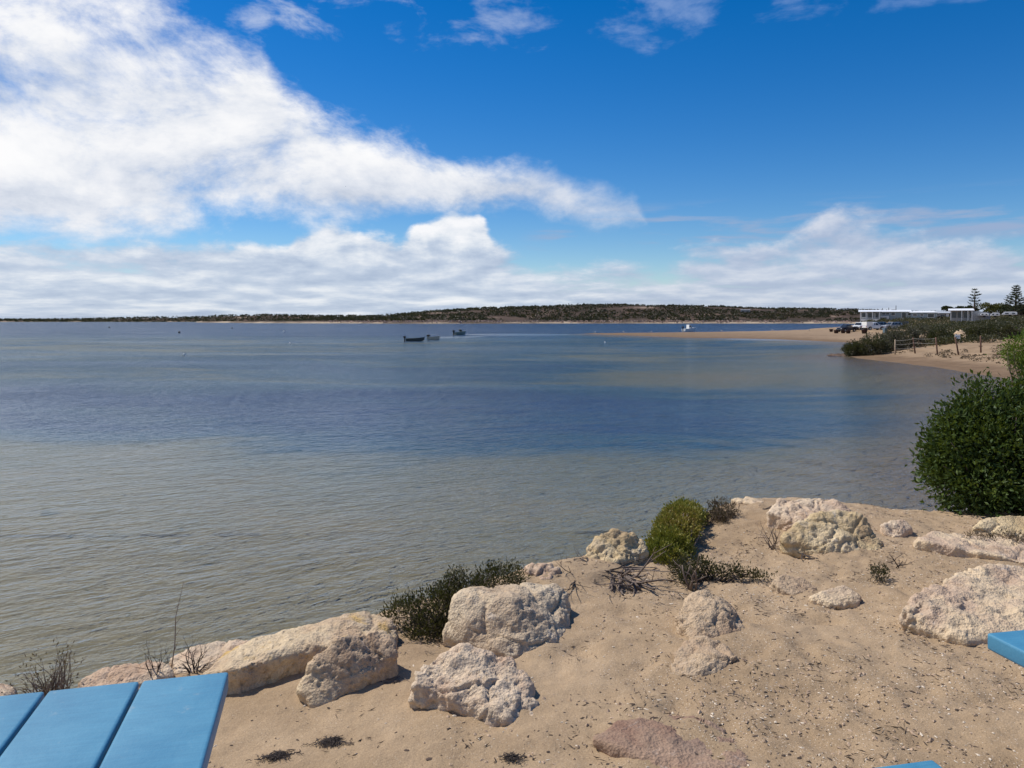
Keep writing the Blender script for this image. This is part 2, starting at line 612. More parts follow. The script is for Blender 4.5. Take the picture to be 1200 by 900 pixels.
def bed_nodes(N, p, x, y, z):
    """what lies under the water: pale sand shallows, bands of seagrass, and the blue of deep water painted into the bed"""
    w1 = N.noise(N.mapping(p, scale=(0.5, 1.0, 1), rot=(0, 0, R(12))), 0.11, 6, 0.62, 0.8)
    w2 = N.noise(N.mapping(p, scale=(0.6, 1.0, 1), loc=(31, 17, 0)), 0.9, 6, 0.7, 0.5)
    yy = N.math('MULTIPLY_ADD', x, 0.16, y)
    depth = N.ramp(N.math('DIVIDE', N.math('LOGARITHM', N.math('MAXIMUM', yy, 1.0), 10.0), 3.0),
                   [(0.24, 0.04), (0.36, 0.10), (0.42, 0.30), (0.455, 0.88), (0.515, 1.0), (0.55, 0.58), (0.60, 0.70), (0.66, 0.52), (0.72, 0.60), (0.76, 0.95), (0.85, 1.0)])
    shallow = N.smooth(z, -0.45, -0.05, 0.0, 1.0)
    depth = N.math('SUBTRACT', depth, N.math('MULTIPLY', N.smooth(x, 2.0, 14.0, 0.0, 0.34), N.smooth(y, 60.0, 100.0, 1.0, 0.0)))
    dd = N.math('ADD', depth, N.math('MULTIPLY', N.math('SUBTRACT', w1, 0.5), 1.3))
    dd = N.math('ADD', dd, N.math('MULTIPLY', N.math('SUBTRACT', w2, 0.5), 0.40))
    dd = N.math('SUBTRACT', dd, N.math('MULTIPLY', shallow, 0.2), clamp=True)
    bed = N.ramp(dd, [(0.02, (0.220, 0.190, 0.130)), (0.35, (0.165, 0.168, 0.130)), (0.62, (0.022, 0.085, 0.165)), (1.0, (0.002, 0.040, 0.165))])  # blue stops stand in for light absorbed by deep water
    right = N.math('MULTIPLY', N.smooth(z, -0.35, -0.05), N.smooth(x, 4.0, 8.0))
    bed = N.mix(N.math('MULTIPLY', right, 0.75), bed, (0.185, 0.125, 0.082))
    rip = N.noise(N.mapping(p, scale=(0.7, 1.6, 1), rot=(0, 0, R(-18))), 3.2, 5, 0.62, 0.7)
    bed = N.mix(0.65, bed, N.ramp(rip, [(0.3, (0.72, 0.74, 0.74)), (0.7, (1.22, 1.2, 1.16))]), 'MULTIPLY')
    weed = N.smooth(N.noise(N.mapping(p, loc=(13, 5, 2)), 1.4, 6, 0.65, 0.4), 0.64, 0.71)
    return N.mix(N.math('MULTIPLY', weed, 0.8), bed, (0.02, 0.03, 0.02))


def ground_mat():
    m, N, b, _ = new_mat("bank_sand")
    p = N.pos()
    base, mid, fine = sand_nodes(N, p)
    # shell grit and dark specks, denser on the right of the bank
    x, y, z = N.sep(p)
    dens = N.smooth(x, -1.2, 1.6, 0.25, 1.0)
    patch = N.smooth(N.noise(N.mapping(p, loc=(3, 8, 0)), 2.3, 4, 0.6), 0.40, 0.62)
    for sc, th, col, loc, amt in ((95.0, 0.17, (0.72, 0.64, 0.54), (0, 0, 0), 0.85), (60.0, 0.15, (0.035, 0.025, 0.02), (2, 1, 0), 0.85),
                                  (140.0, 0.20, (0.07, 0.05, 0.035), (5, 3, 0), 0.75), (38.0, 0.11, (0.70, 0.60, 0.50), (8, 2, 0), 0.7)):
        q = N.mapping(p, loc=loc)
        dist = N.math('ADD', N.voronoi(q, sc), N.math('MULTIPLY', N.math('SUBTRACT', N.noise(q, sc * 2.5, 2, 0.6), 0.5), 0.18))
        keep = N.math('GREATER_THAN', N.sep(N.voronoi(q, sc, out='Color'))[0], 0.55)
        f = N.math('MULTIPLY', N.math('MULTIPLY', N.smooth(dist, th, th * 1.5, 1.0, 0.0), keep), N.math('MULTIPLY', dens, N.math('MULTIPLY_ADD', patch, 0.7, 0.3)))
        base = N.mix(N.math('MULTIPLY', f, amt), base, col)
    wet = N.smooth(z, 0.02, 0.25, 1.0, 0.0)
    base = N.mix(wet, base, N.mix(1.0, base, (0.55, 0.52, 0.5), 'MULTIPLY'))
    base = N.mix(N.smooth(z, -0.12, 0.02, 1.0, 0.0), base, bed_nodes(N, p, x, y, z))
    N.link(base, b.inputs['Base Color'])
    b.inputs['Roughness'].default_value = 0.95
    b.inputs['Specular IOR Level'].default_value = 0.1
    h = N.math('ADD', N.math('MULTIPLY', mid, 0.8), N.math('MULTIPLY', fine, 0.16))
    h = N.math('ADD', h, N.math('MULTIPLY', N.noise(p, 45.0, 4, 0.65), 0.35))
    N.link(N.bump(h, 0.8, 0.02), b.inputs['Normal'])
    return m


def seabed_mat():
    m, N, b, _ = new_mat("shore_and_seabed")
    p = N.pos()
    x, y, z = N.sep(p)
    big = N.noise(p, 0.06, 6, 0.6, 0.5)
    mid = N.noise(p, 0.7, 6, 0.62)
    fine = N.noise(p, 12.0, 4, 0.7)
    sand = N.ramp(mid, [(0.3, (0.24, 0.165, 0.10)), (0.7, (0.35, 0.25, 0.158))])
    tuft = N.smooth(N.noise(N.mapping(p, scale=(1, 2.2, 1), loc=(3, 1, 7)), 0.8, 6, 0.68, 0.5), 0.55, 0.66)
    sand = N.mix(N.math('MULTIPLY', tuft, 0.45), sand, (0.13, 0.095, 0.065))
    sand = N.mix(0.5, sand, N.ramp(fine, [(0.3, (0.75, 0.74, 0.72)), (0.7, (1.2, 1.2, 1.2))]), 'MULTIPLY')
    wetsand = N.mix(1.0, sand, (0.62, 0.58, 0.55), 'MULTIPLY')
    land = N.mix(N.smooth(N.math('ADD', z, N.math('MULTIPLY', N.math('SUBTRACT', mid, 0.5), 0.12)), 0.10, 0.36), wetsand, sand)
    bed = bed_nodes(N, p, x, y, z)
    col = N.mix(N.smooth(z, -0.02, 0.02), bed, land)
    N.link(col, b.inputs['Base Color'])
    b.inputs['Roughness'].default_value = 0.9
    b.inputs['Specular IOR Level'].default_value = 0.15
    N.link(N.bump(N.math('ADD', mid, N.math('MULTIPLY', fine, 0.2)), 0.5, 0.12), b.inputs['Normal'])
    return m


def water_mat():
    m = bpy.data.materials.new("sea_water")
    m.use_nodes = True
    t = m.node_tree
    t.nodes.clear()
    N = NT(t)
    out = N.n('ShaderNodeOutputMaterial')
    p = N.pos()
    # height field sampled three times so that the slope does not depend on the pixel size
    def height(q):
        a = N.noise(N.mapping(q, scale=(0.50, 1.0, 1), rot=(0, 0, R(-36))), 7.5, 3.0, 0.6, 0.4)
        c = N.noise(N.mapping(q, scale=(0.55, 1.0, 1), rot=(0, 0, R(-24)), loc=(7, 3, 0)), 2.2, 3.0, 0.5, 0.3)
        f = N.noise(N.mapping(q, scale=(0.7, 1.0, 1), rot=(0, 0, R(-55)), loc=(2, 5, 0)), 19.0, 2.0, 0.6, 0.3)
        g_ = N.noise(N.mapping(q, scale=(0.5, 1.0, 1), rot=(0, 0, R(-14)), loc=(1, 9, 0)), 0.62, 3.0, 0.55, 0.3)
        s = N.math('ADD', N.math('MULTIPLY', a, 0.070), N.math('MULTIPLY', c, 0.085))
        s = N.math('ADD', s, N.math('MULTIPLY', g_, 0.13))
        return N.math('ADD', s, N.math('MULTIPLY', f, 0.018))
    e = 0.012
    h0 = height(p)
    hx = height(N.mapping(p, loc=(e, 0, 0)))
    hy = height(N.mapping(p, loc=(0, e, 0)))
    x, y, z = N.sep(p)
    gust = N.noise(N.mapping(p, scale=(0.35, 1.0, 1), rot=(0, 0, R(6))), 0.07, 5, 0.6, 0.6)
    k = N.math('MULTIPLY', N.smooth(gust, 0.32, 0.68, 0.70, 1.30), N.smooth(y, 8.0, 45.0, 0.62, 1.50))
    # calmer lee along the spit and in the boats' wakes
    def calm(cx_, cy_, rx, ry, rot=0.0):
        q = N.mapping(p, loc=(-cx_, -cy_, 0))
        q = N.mapping(q, rot=(0, 0, -rot))
        a, b_, _ = N.sep(q)
        d = N.math('ADD', N.math('POWER', N.math('DIVIDE', a, rx), 2.0), N.math('POWER', N.math('DIVIDE', b_, ry), 2.0))
        d = N.math('ADD', d, N.math('MULTIPLY', N.math('SUBTRACT', gust, 0.5), 1.5))
        return N.smooth(d, 0.5, 1.2, 1.0, 0.0)
    cm = N.math('MAXIMUM', calm(42, 117, 11, 7, R(-50)), calm(-10, 138, 4.5, 9, R(-18)))
    cm = N.math('MAXIMUM', cm, calm(2, 165, 14, 14, 0))
    k = N.math('MULTIPLY', k, N.math('SUBTRACT', 1.0, N.math('MULTIPLY', cm, 0.75)))
    sx = N.math('MULTIPLY', N.math('DIVIDE', N.math('SUBTRACT', h0, hx), e), k)
    sy = N.math('MULTIPLY', N.math('DIVIDE', N.math('SUBTRACT', h0, hy), e), k)
    # small swells running into the shallows on the right
    ph = N.math('ADD', N.math('MULTIPLY', x, 0.76 * 4.6), N.math('MULTIPLY', y, 0.65 * 4.6))
    ph = N.math('ADD', ph, N.math('MULTIPLY', N.noise(p, 0.5, 3, 0.5), 7.0))
    q = N.math('ADD', N.math('POWER', N.math('DIVIDE', N.math('SUBTRACT', x, 6.2), 3.4), 2.0), N.math('POWER', N.math('DIVIDE', N.math('SUBTRACT', y, 17.0), 4.2), 2.0))
    sw = N.math('MULTIPLY', N.math('MULTIPLY', N.math('SINE', ph), 0.11), N.smooth(q, 0.2, 1.0, 1.0, 0.0))
    sx = N.math('ADD', sx, N.math('MULTIPLY', sw, 0.76))
    sy = N.math('ADD', sy, N.math('MULTIPLY', sw, 0.65))
    nv = N.combine(sx, sy, 1.0)
    nn = N.n('ShaderNodeVectorMath', operation='NORMALIZE')
    N.link(nv, nn.inputs[0])
    fr = N.n('ShaderNodeFresnel')
    fr.inputs['IOR'].default_value = 1.333
    N.link(nn.outputs[0], fr.inputs['Normal'])
    gl = N.n('ShaderNodeBsdfGlossy')
    gl.inputs['Color'].default_value = (0.80, 0.84, 0.88, 1)
    gl.inputs['Roughness'].default_value = 0.09
    N.link(nn.outputs[0], gl.inputs['Normal'])
    tr = N.n('ShaderNodeBsdfTransparent')
    tr.inputs[0].default_value = (0.91, 0.93, 0.88, 1)
    mx = N.n('ShaderNodeMixShader')
    N.link(fr.outputs[0], mx.inputs[0])
    N.link(tr.outputs[0], mx.inputs[1])
    N.link(gl.outputs[0], mx.inputs[2])
    N.link(mx.outputs[0], out.inputs[0])
    return m


def paint_mat(name, col, dark):
    m, N, b, _ = new_mat(name)
    p = N.obj()
    n = N.noise(N.mapping(p, scale=(1, 1, 1)), 7.0, 6, 0.65, 0.4)
    grain = N.noise(N.mapping(p, scale=(30, 2.0, 30)), 6.0, 4, 0.6)
    c = N.ramp(n, [(0.3, dark), (0.7, col)])
    c = N.mix(0.65, c, N.ramp(grain, [(0.3, (0.82, 0.85, 0.88)), (0.7, (1.12, 1.1, 1.08))]), 'MULTIPLY')
    dust = N.smooth(N.noise(N.mapping(p, loc=(4, 4, 4)), 18.0, 6, 0.75), 0.60, 0.74)
    c = N.mix(N.math('MULTIPLY', dust, 0.34), c, (0.42, 0.42, 0.38))
    sc = N.smooth(N.voronoi(N.mapping(p, scale=(1.0, 0.35, 1), loc=(.3, .2, 0)), 14.0), 0.03, 0.06, 1.0, 0.0)
    c = N.mix(N.math('MULTIPLY', sc, 0.5), c, tuple(v * 0.5 for v in dark))
    N.link(c, b.inputs['Base Color'])
    N.link(N.smooth(n, 0.3, 0.7, 0.36, 0.52), b.inputs['Roughness'])
    b.inputs['Specular IOR Level'].default_value = 0.5
    h = N.math('ADD', N.math('MULTIPLY', grain, 0.6), N.noise(p, 120.0, 3, 0.6))
    N.link(N.bump(h, 0.18, 0.003), b.inputs['Normal'])
    return m


M = {}
M['sand'] = ground_mat()
M['bed'] = seabed_mat()
M['water'] = water_mat()
M['blue_paint'] = paint_mat("blue_table_paint", (0.075, 0.255, 0.385), (0.052, 0.20, 0.325))
M['steel'] = simple("galvanised_steel", (0.32, 0.34, 0.35), 0.45, 0.8, 0.1, 30)

# ------------------------------------------------------------------ terrain functions
LIP = np.array([(-14, -3.5), (-8, 1.0), (-4.5, 2.55), (-2.6, 3.35), (-1.8, 3.7), (-0.9, 4.35), (0.0, 4.95), (0.5, 5.3), (1.0, 5.7), (1.5, 6.3),
                (2.1, 7.05), (2.9, 7.2), (3.4, 6.75), (4.0, 6.7), (5.0, 7.4), (7.0, 9.0), (9.0, 12.0), (13.5, 20.0), (40, 8), (40, -40), (-14, -40)], float)
COAST = np.array([(8.5, 11), (15.5, 21), (24.6, 36), (25.7, 39.4), (27.0, 46.5), (27.8, 54), (27.7, 60), (28.7, 66), (36, 73), (43, 88), (46.5, 104),
                  (43, 124), (36, 131), (31, 134), (26, 148), (22, 158), (16, 175), (24, 181), (44, 192), (70, 203), (88, 216), (112, 245), (150, 330), (230, 480), (420, 700), (560, 860), (2500, 1300), (2500, -300), (10, -300)], float)


def sdist(px, py, poly):
    """signed distance to a closed polygon, positive inside"""
    best = np.full(px.shape, 1e18)
    inside = np.zeros(px.shape, bool)
    n = len(poly)
    for i in range(n):
        ax, ay = poly[i]
        bx, by = poly[(i + 1) % n]
        ex, ey = bx - ax, by - ay
        t = np.clip(((px - ax) * ex + (py - ay) * ey) / (ex * ex + ey * ey), 0, 1)
        best = np.minimum(best, (px - ax - t * ex) ** 2 + (py - ay - t * ey) ** 2)
        c = ((ay > py) != (by > py))
        with np.errstate(divide='ignore', invalid='ignore'):
            xi = ax + (py - ay) * ex / (ey if ey != 0 else 1e-12)
        inside ^= c & (px < xi)
    return np.where(inside, 1, -1) * np.sqrt(best)


def gauss(x, y, cx_, cy_, rx, ry, rot=0.0):
    c, s = math.cos(rot), math.sin(rot)
    a = (x - cx_) * c + (y - cy_) * s
    b = -(x - cx_) * s + (y - cy_) * c
    return np.exp(-(a / rx) ** 2 - (b / ry) ** 2)


MOUNDS = []            # (x, y, radius, height): sand drifted against rocks


def z_near(x, y):
    s = sdist(x, y, LIP)
    top = 1.34 + 0.05 * np.minimum(np.maximum(s, 0), 3.0)
    top = top + 0.10 * gauss(x, y, 0.35, 4.75, 0.55, 0.30, 0.5) + 0.07 * gauss(x, y, 2.2, 6.4, 0.8, 0.5) - 0.10 * gauss(x, y, -2.0, 2.6, 1.0, 0.8)
    slope = np.where(s < 0, -0.95 * s, 0)
    w = 0.10
    soft = w * np.log1p(np.exp(np.clip(-s / w, -40, 40))) * 0.95
    z = top - soft
    low = -0.30 - 0.012 * np.maximum(-s - 2, 0)
    return np.maximum(z, np.maximum(low, -0.75))


def z_right(x, y):
    s = sdist(x, y, COAST)
    beach = np.where(s > 0, np.minimum(0.055 * s, 0.42 + 0.004 * s), np.maximum(0.05 * s, -0.75))
    spit = (y > 98) & (x < 80)
    beach = np.where(spit, np.minimum(beach, 0.13 + 0.06 * np.exp(-((x - 80) / 22.0) ** 2)), beach)
    d = np.clip(s / 9.0, 0, 1)
    d = d * d * (3 - 2 * d)
    dune = 0.80 * gauss(x, y, 44, 66, 12, 7, 0.35) + 1.9 * gauss(x, y, 66, 88, 17, 16, 0.5) + 2.1 * gauss(x, y, 92, 105, 30, 20, 0.2)
    dune = dune + 1.0 * gauss(x, y, 40, 78, 8, 8) + 3.1 * gauss(x, y, 150, 245, 70, 45) + 2.8 * gauss(x, y, 200, 150, 80, 60) + 1.6 * gauss(x, y, 60, 45, 22, 14)
    return beach + dune * d


def ground_z(x, y):
    x = np.atleast_1d(np.asarray(x, float))
    y = np.atleast_1d(np.asarray(y, float))
    z = np.maximum(z_near(x, y), z_right(x, y))
    for mx_, my_, r, h in MOUNDS:
        z = z + h * np.exp(-((x - mx_) ** 2 + (y - my_) ** 2) / (r * r))
    return z


def ray(px, py, d):
    """the point at depth d (metres along the view axis) on the line of sight of a photograph pixel"""
    return Vector(((px - 600) / F * d, d, H - (py - HY) / F * d))


def G(px, py):
    """where the line of sight of a photograph pixel meets the ground"""
    d = np.concatenate([np.arange(1.0, 12, 0.01), np.geomspace(12, 900, 3000)])
    x, z = (px - 600) / F * d, H - (py - HY) / F * d
    g = ground_z(x, d)
    k = np.argmax(z <= g)
    return Vector((x[k], d[k], g[k]))


def gz(x, y):
    return float(ground_z(x, y)[0])


# ------------------------------------------------------------------ rocks
CREAM, PINK, BROWN = (0.61, 0.475, 0.32), (0.50, 0.355, 0.25), (0.31, 0.205, 0.13)
RM = {
    'cream': rock_mat("cream_limestone", CREAM, (0.50, 0.37, 0.27), (0.33, 0.23, 0.15), 0.0, seed=1.0, white=0.4),
    'pink': rock_mat("pink_limestone", (0.60, 0.475, 0.345), (0.51, 0.365, 0.26), (0.31, 0.205, 0.135), 0.0, seed=5.0),
    'lichen': rock_mat("lichen_limestone", (0.57, 0.45, 0.30), (0.49, 0.36, 0.24), (0.33, 0.225, 0.15), 0.75, seed=9.0),
    'grey': rock_mat("grey_limestone", (0.57, 0.46, 0.325), (0.49, 0.375, 0.26), (0.32, 0.235, 0.155), 0.0, (0.36, 0.305, 0.235), seed=14.0),
    'red': rock_mat("reddish_conglomerate", (0.33, 0.225, 0.16), (0.26, 0.16, 0.115), (0.17, 0.10, 0.075), 0.0, (0.24, 0.18, 0.145), white=0.25, seed=21.0),
    'yellow': rock_mat("yellow_limestone", (0.58, 0.46, 0.29), (0.50, 0.38, 0.22), (0.35, 0.25, 0.15), 0.15, seed=27.0, white=0.5),
    'dark': rock_mat("dark_shore_rock", (0.14, 0.10, 0.08), (0.10, 0.07, 0.055), (0.05, 0.035, 0.03), 0.0, (0.12, 0.10, 0.09), white=0.1, seed=40.0),
    'buried': rock_mat("sandy_limestone", (0.47, 0.355, 0.24), (0.40, 0.285, 0.19), (0.28, 0.185, 0.12), 0.0, seed=33.0, white=0.15),
}


def hull_mesh(pts):
    bm = bmesh.new()
    vs = [bm.verts.new(p) for p in pts]
    r = bmesh.ops.convex_hull(bm, input=vs)
    dead = [g for g in r['geom_interior'] if isinstance(g, bmesh.types.BMVert)] + [v for v in bm.verts if not v.link_faces]
    bmesh.ops.delete(bm, geom=list({v for v in dead if v.is_valid}), context='VERTS')
    me = bpy.data.meshes.new("hull")
    bm.to_mesh(me)
    bm.free()
    return me


def rock(label, mat, parts, name="limestone_boulder", cat="rock", voxel=0.010, rough=1.0, pits=1.0, knob=0.0, seed=0, smooth=2, sink=0.10, group=None, drift=0.03):
    """parts: list of dicts front=[(px,py)..] ground contact, top=[(px,py,offset)..] silhouette points with a depth offset, thick"""
    bm = bmesh.new()
    cen = []
    for part in parts:
        fr = [G(*q) for q in part['front']]
        d0 = sum(p.y for p in fr) / len(fr)
        pts = [p - Vector((0, 0, sink)) for p in fr] + [p + Vector((0, 0, 0.004)) for p in fr]
        for (a, b, off) in part['top']:
            t = ray(a, b, d0 + off)
            pts.append(t)
            th = part.get('thick', 0.15)
            k = t + Vector((t.x / t.y * th, th, 0))
            pts.append(Vector((k.x, k.y, min(t.z - 0.4 * th, gz(k.x, k.y)) - 0.03)))
            pts.append(Vector((t.x, t.y, min(t.z, gz(t.x, t.y)) - sink)))
        for p in part.get('pts', []):
            pts.append(Vector(p))
        me = hull_mesh(pts)
        bm.from_mesh(me)
        bpy.data.meshes.remove(me)
        cen += fr
    me = bpy.data.meshes.new(name)
    bm.to_mesh(me)
    bm.free()
    o = bpy.data.objects.new(name, me)
    COL.objects.link(o)
    md = o.modifiers.new("r", 'REMESH')
    md.mode = 'VOXEL'
    md.voxel_size = voxel
    sm = o.modifiers.new("s", 'SMOOTH')
    sm.factor = 0.5
    sm.iterations = smooth
    dg = bpy.context.evaluated_depsgraph_get()
    dg.update()
    ev = bpy.data.meshes.new_from_object(o.evaluated_get(dg))
    o.modifiers.clear()
    o.data = ev
    bpy.data.meshes.remove(me)
    n = len(ev.vertices)
    co = np.empty(n * 3, np.float32)
    no = np.empty(n * 3, np.float32)
    ev.vertices.foreach_get('co', co)
    ev.vertices.foreach_get('normal', no)
    co = co.reshape(-1, 3).astype(float)
    no = no.reshape(-1, 3).astype(float)
    size = float(np.ptp(co[:, 0]))
    s = seed * 3.17 + 1
    low = fbm(co * 4.0 + s, 3, seed)
    mid = fbm(co * 11.0 + s * 1.7, 4, seed + 20, 0.55, ridged=True)
    strat = fbm(co * np.array([9.0, 9.0, 34.0]) + s, 3, seed + 40)
    disp = rough * (0.030 * min(1.3, size / 0.5) * low + 0.015 * (mid - 0.1) + 0.009 * strat + 0.005 * fbm(co * 48.0, 3, seed + 60))
    wq = co + 0.035 * np.stack([fbm(co * 7 + 3.3 + q * 9, 3, seed + 100 + q) for q in range(3)], 1)
    disp += rough * 0.034 * min(1.2, size / 0.5) * (0.55 - worley(wq * 6.0 + s, seed + 13))
    patchy = 0.35 + 0.65 * sstep(fbm(co * 4.0 + s * 2.3, 2, seed + 95), -0.25, 0.25)      # smooth faces and rough ones
    disp += rough * 0.019 * patchy * fbm(wq * 15.0 + s, 5, seed + 90, 0.60, ridged=True)
    sq = (co + 0.06 * np.stack([fbm(co * 5 + 1.3 + q * 7, 3, seed + 120 + q) for q in range(3)], 1)) * np.array([3.4, 3.4, 6.0])
    disp -= 0.015 * sstep(worley_edge(sq + s, seed + 130), 0.06, 0.005) * sstep(fbm(co * 3.0 + 5, 2, seed + 140), -0.2, 0.2)
    w = worley(wq * 17.0 + s, seed)
    pm = sstep(fbm(co * 5 + 9.1, 2, seed + 70), -0.15, 0.35)
    disp -= pits * 0.013 * pm * sstep(w, 0.42, 0.10)
    w2 = worley(wq * 38.0 + s, seed + 5)
    disp -= pits * 0.008 * sstep(w2, 0.40, 0.15)
    if knob:
        w3 = worley(co * 13.0 + 2.2, seed + 9)
        disp += knob * 0.030 * (0.55 - w3)
    co += no * disp[:, None]
    ev.vertices.foreach_set('co', co.astype(np.float32).ravel())
    ev.polygons.foreach_set('use_smooth', np.ones(len(ev.polygons), bool))
    ev.materials.clear()
    ev.materials.append(mat)
    ev.update()
    c = co.mean(axis=0)
    base = Vector((c[0], c[1], gz(c[0], c[1])))
    ev.transform(Matrix.Translation(-base))
    o.location = base
    tag(o, label, cat, group)
    return o


GR = "limestone rocks along the bank"
rocks = []


def rk(*a, **k):
    k.setdefault('group', GR)
    k.setdefault('seed', len(rocks) + 1)
    rocks.append(rock(*a, **k))


rk("long driftwood shaped limestone with yellow lichen and an arm reaching down", RM['lichen'], [
    dict(front=[(240, 804), (262, 812), (305, 798), (345, 786), (400, 778), (458, 768)],
         top=[(238, 790, -0.12), (262, 766, 0.02), (300, 750, 0.14), (340, 738, 0.24), (396, 722, 0.34), (428, 716, 0.38), (460, 724, 0.36), (467, 748, 0.24), (440, 748, 0.12), (330, 760, -0.04), (280, 782, -0.16)], thick=0.14),
    dict(front=[(356, 820), (366, 829), (384, 826), (425, 798)], top=[(352, 803, -0.02), (364, 775, 0.03), (395, 748, 0.10), (440, 738, 0.22), (462, 748, 0.24), (463, 764, 0.16)], thick=0.05),
], rough=0.55, pits=1.2, seed=3)
rk("largest pale grey boulder with flat top, in front of the dark low shrub", RM['grey'], [
    dict(front=[(522, 752), (548, 757), (588, 771), (612, 770), (650, 758), (668, 740)],
         top=[(519, 742, 0.03), (532, 704, 0.10), (546, 690, 0.22), (580, 689, 0.33), (620, 681, 0.40), (652, 684, 0.44), (665, 694, 0.42), (670, 722, 0.40), (600, 706, 0.05), (618, 720, 0.04)], thick=0.10)], rough=0.62, pits=0.9, seed=5)
rk("knobbly cratered pinkish boulder nearest the lower edge, below the largest grey one", RM['pink'], [
    dict(front=[(484, 812), (505, 824), (545, 832), (570, 846), (600, 851), (628, 845)],
         top=[(483, 798, 0.03), (496, 780, 0.10), (520, 763, 0.18), (550, 757, 0.22), (575, 768, 0.22), (600, 775, 0.20), (614, 790, 0.13), (628, 822, 0.06), (560, 790, 0.05), (590, 800, 0.04)], thick=0.10)],
   rough=0.95, pits=1.3, knob=0.8, seed=8)
rk("small rough ochre rock on the bank edge behind the largest grey boulder", RM['pink'], [
    dict(front=[(619, 680), (640, 685), (654, 676)], top=[(618, 664, 0.04), (630, 657, 0.08), (645, 660, 0.08), (656, 668, 0.05)], thick=0.10)], knob=0.9, pits=1.2, seed=11)
rk("knobbly ochre and white rock between dead branches and the bright green cushion", RM['yellow'], [
    dict(front=[(690, 658), (715, 664), (745, 656)], top=[(688, 640, 0.05), (700, 630, 0.12), (720, 621, 0.16), (742, 624, 0.16), (756, 636, 0.12), (754, 650, 0.06)], thick=0.12)], knob=0.9, pits=1.4, seed=12)
rk("pitted sandy pink rock with a low grey nose in the middle of the sand", RM['buried'], [
    dict(front=[(796, 742), (815, 757), (850, 752), (870, 746)], top=[(793, 722, 0.08), (806, 702, 0.22), (822, 694, 0.30), (842, 700, 0.30), (858, 716, 0.22), (871, 738, 0.05), (835, 722, 0.06)], thick=0.14),
    dict(front=[(783, 794), (810, 798), (845, 791), (868, 778)], top=[(788, 764, 0.12), (810, 748, 0.24), (845, 750, 0.24), (868, 768, 0.07), (832, 770, 0.05)], thick=0.06)], rough=0.85, pits=1.4, seed=15)
rk("half buried reddish speckled slab at the bottom of the sand", RM['red'], [
    dict(front=[(697, 872), (725, 890), (770, 905), (830, 915), (880, 900)], top=[(695, 864, 0.10), (720, 848, 0.22), (770, 836, 0.31), (815, 838, 0.31), (850, 854, 0.22), (880, 885, 0.08), (730, 876, 0.05)], thick=0.06)],
   rough=0.35, pits=0.4, seed=19, name="limestone_slab")
rk("long pinkish ledge at the far tip of the bank behind the yellow boulder", RM['pink'], [
    dict(front=[(905, 618), (950, 628), (1012, 632)], top=[(900, 600, 0.15), (912, 587, 0.28), (945, 583, 0.35), (975, 586, 0.32), (1000, 600, 0.22), (1025, 622, 0.05)], thick=0.25)], rough=0.9, seed=23, name="limestone_ledge")
rk("yellowish cream boulder with a white cap at the far tip of the bank", RM['yellow'], [
    dict(front=[(922, 642), (950, 650), (990, 651), (1028, 648)], top=[(920, 632, 0.05), (935, 615, 0.12), (965, 601, 0.22), (990, 600, 0.25), (1012, 610, 0.20), (1034, 636, 0.08), (960, 620, 0.08)], thick=0.16)], rough=0.9, pits=1.0, seed=25)
rk("small flat outcrop of pale rock behind the brown dry shrub", RM['cream'], [
    dict(front=[(860, 592), (890, 594)], top=[(858, 586, 0.05), (875, 582, 0.12), (895, 586, 0.06)], thick=0.12)], rough=0.6, seed=26)
rk("small pinkish rock between the yellow boulder and the big green bush", RM['pink'], [
    dict(front=[(1034, 628), (1050, 631), (1066, 627)], top=[(1033, 616, 0.05), (1044, 609, 0.1), (1060, 610, 0.1), (1068, 620, 0.05)], thick=0.12)], rough=0.8, seed=29)
rk("flat cream ledge in front of the big green bush", RM['cream'], [
    dict(front=[(1076, 640), (1120, 650), (1170, 655), (1215, 662)], top=[(1072, 632, 0.1), (1092, 625, 0.3), (1130, 626, 0.35), (1165, 630, 0.35), (1215, 638, 0.3)], thick=0.2)], rough=0.55, pits=0.5, seed=31, name="limestone_ledge")
rk("cream boulder half under the big green bush", RM['yellow'], [
    dict(front=[(1142, 624), (1175, 628), (1215, 630)], top=[(1140, 618, 0.05), (1160, 607, 0.15), (1185, 603, 0.2), (1220, 606, 0.2)], thick=0.2)], rough=0.6, seed=32)
rk("broad flat pale limestone outcrop beside the table corner", RM['cream'], [
    dict(front=[(1060, 728), (1085, 745), (1130, 752), (1180, 748), (1225, 740)], top=[(1058, 715, 0.1), (1085, 690, 0.28), (1120, 672, 0.45), (1160, 664, 0.55), (1225, 665, 0.55), (1110, 715, 0.18), (1160, 705, 0.22)], thick=0.1),
    dict(front=[(1060, 728), (1085, 745), (1130, 752)], top=[(1058, 714, 0.06), (1085, 700, 0.12), (1120, 700, 0.16), (1140, 720, 0.08)], thick=0.1)], rough=0.75, pits=0.8, seed=35, name="limestone_outcrop")
rk("small pinkish stone set in the sand left of the white stone", RM['buried'], [
    dict(front=[(903, 692), (930, 699), (955, 694)], top=[(902, 682, 0.05), (918, 674, 0.12), (940, 676, 0.12), (958, 688, 0.05)], thick=0.08)], rough=0.6, seed=37, smooth=3, sink=0.05)
rk("small white stone set in the sand below the yellow boulder", RM['cream'], [
    dict(front=[(952, 705), (975, 712), (1008, 708)], top=[(950, 699, 0.03), (968, 690, 0.08), (990, 687, 0.1), (1010, 698, 0.04)], thick=0.08)], rough=0.7, seed=38, sink=0.05)
rk("pinkish slab on the bank edge beyond the left table", RM['pink'], [
    dict(front=[(95, 808), (130, 812), (190, 800)], top=[(93, 798, 0.05), (120, 784, 0.12), (160, 776, 0.15), (190, 776, 0.12), (205, 790, 0.05)], thick=0.12)], rough=0.7, seed=41, name="limestone_slab")
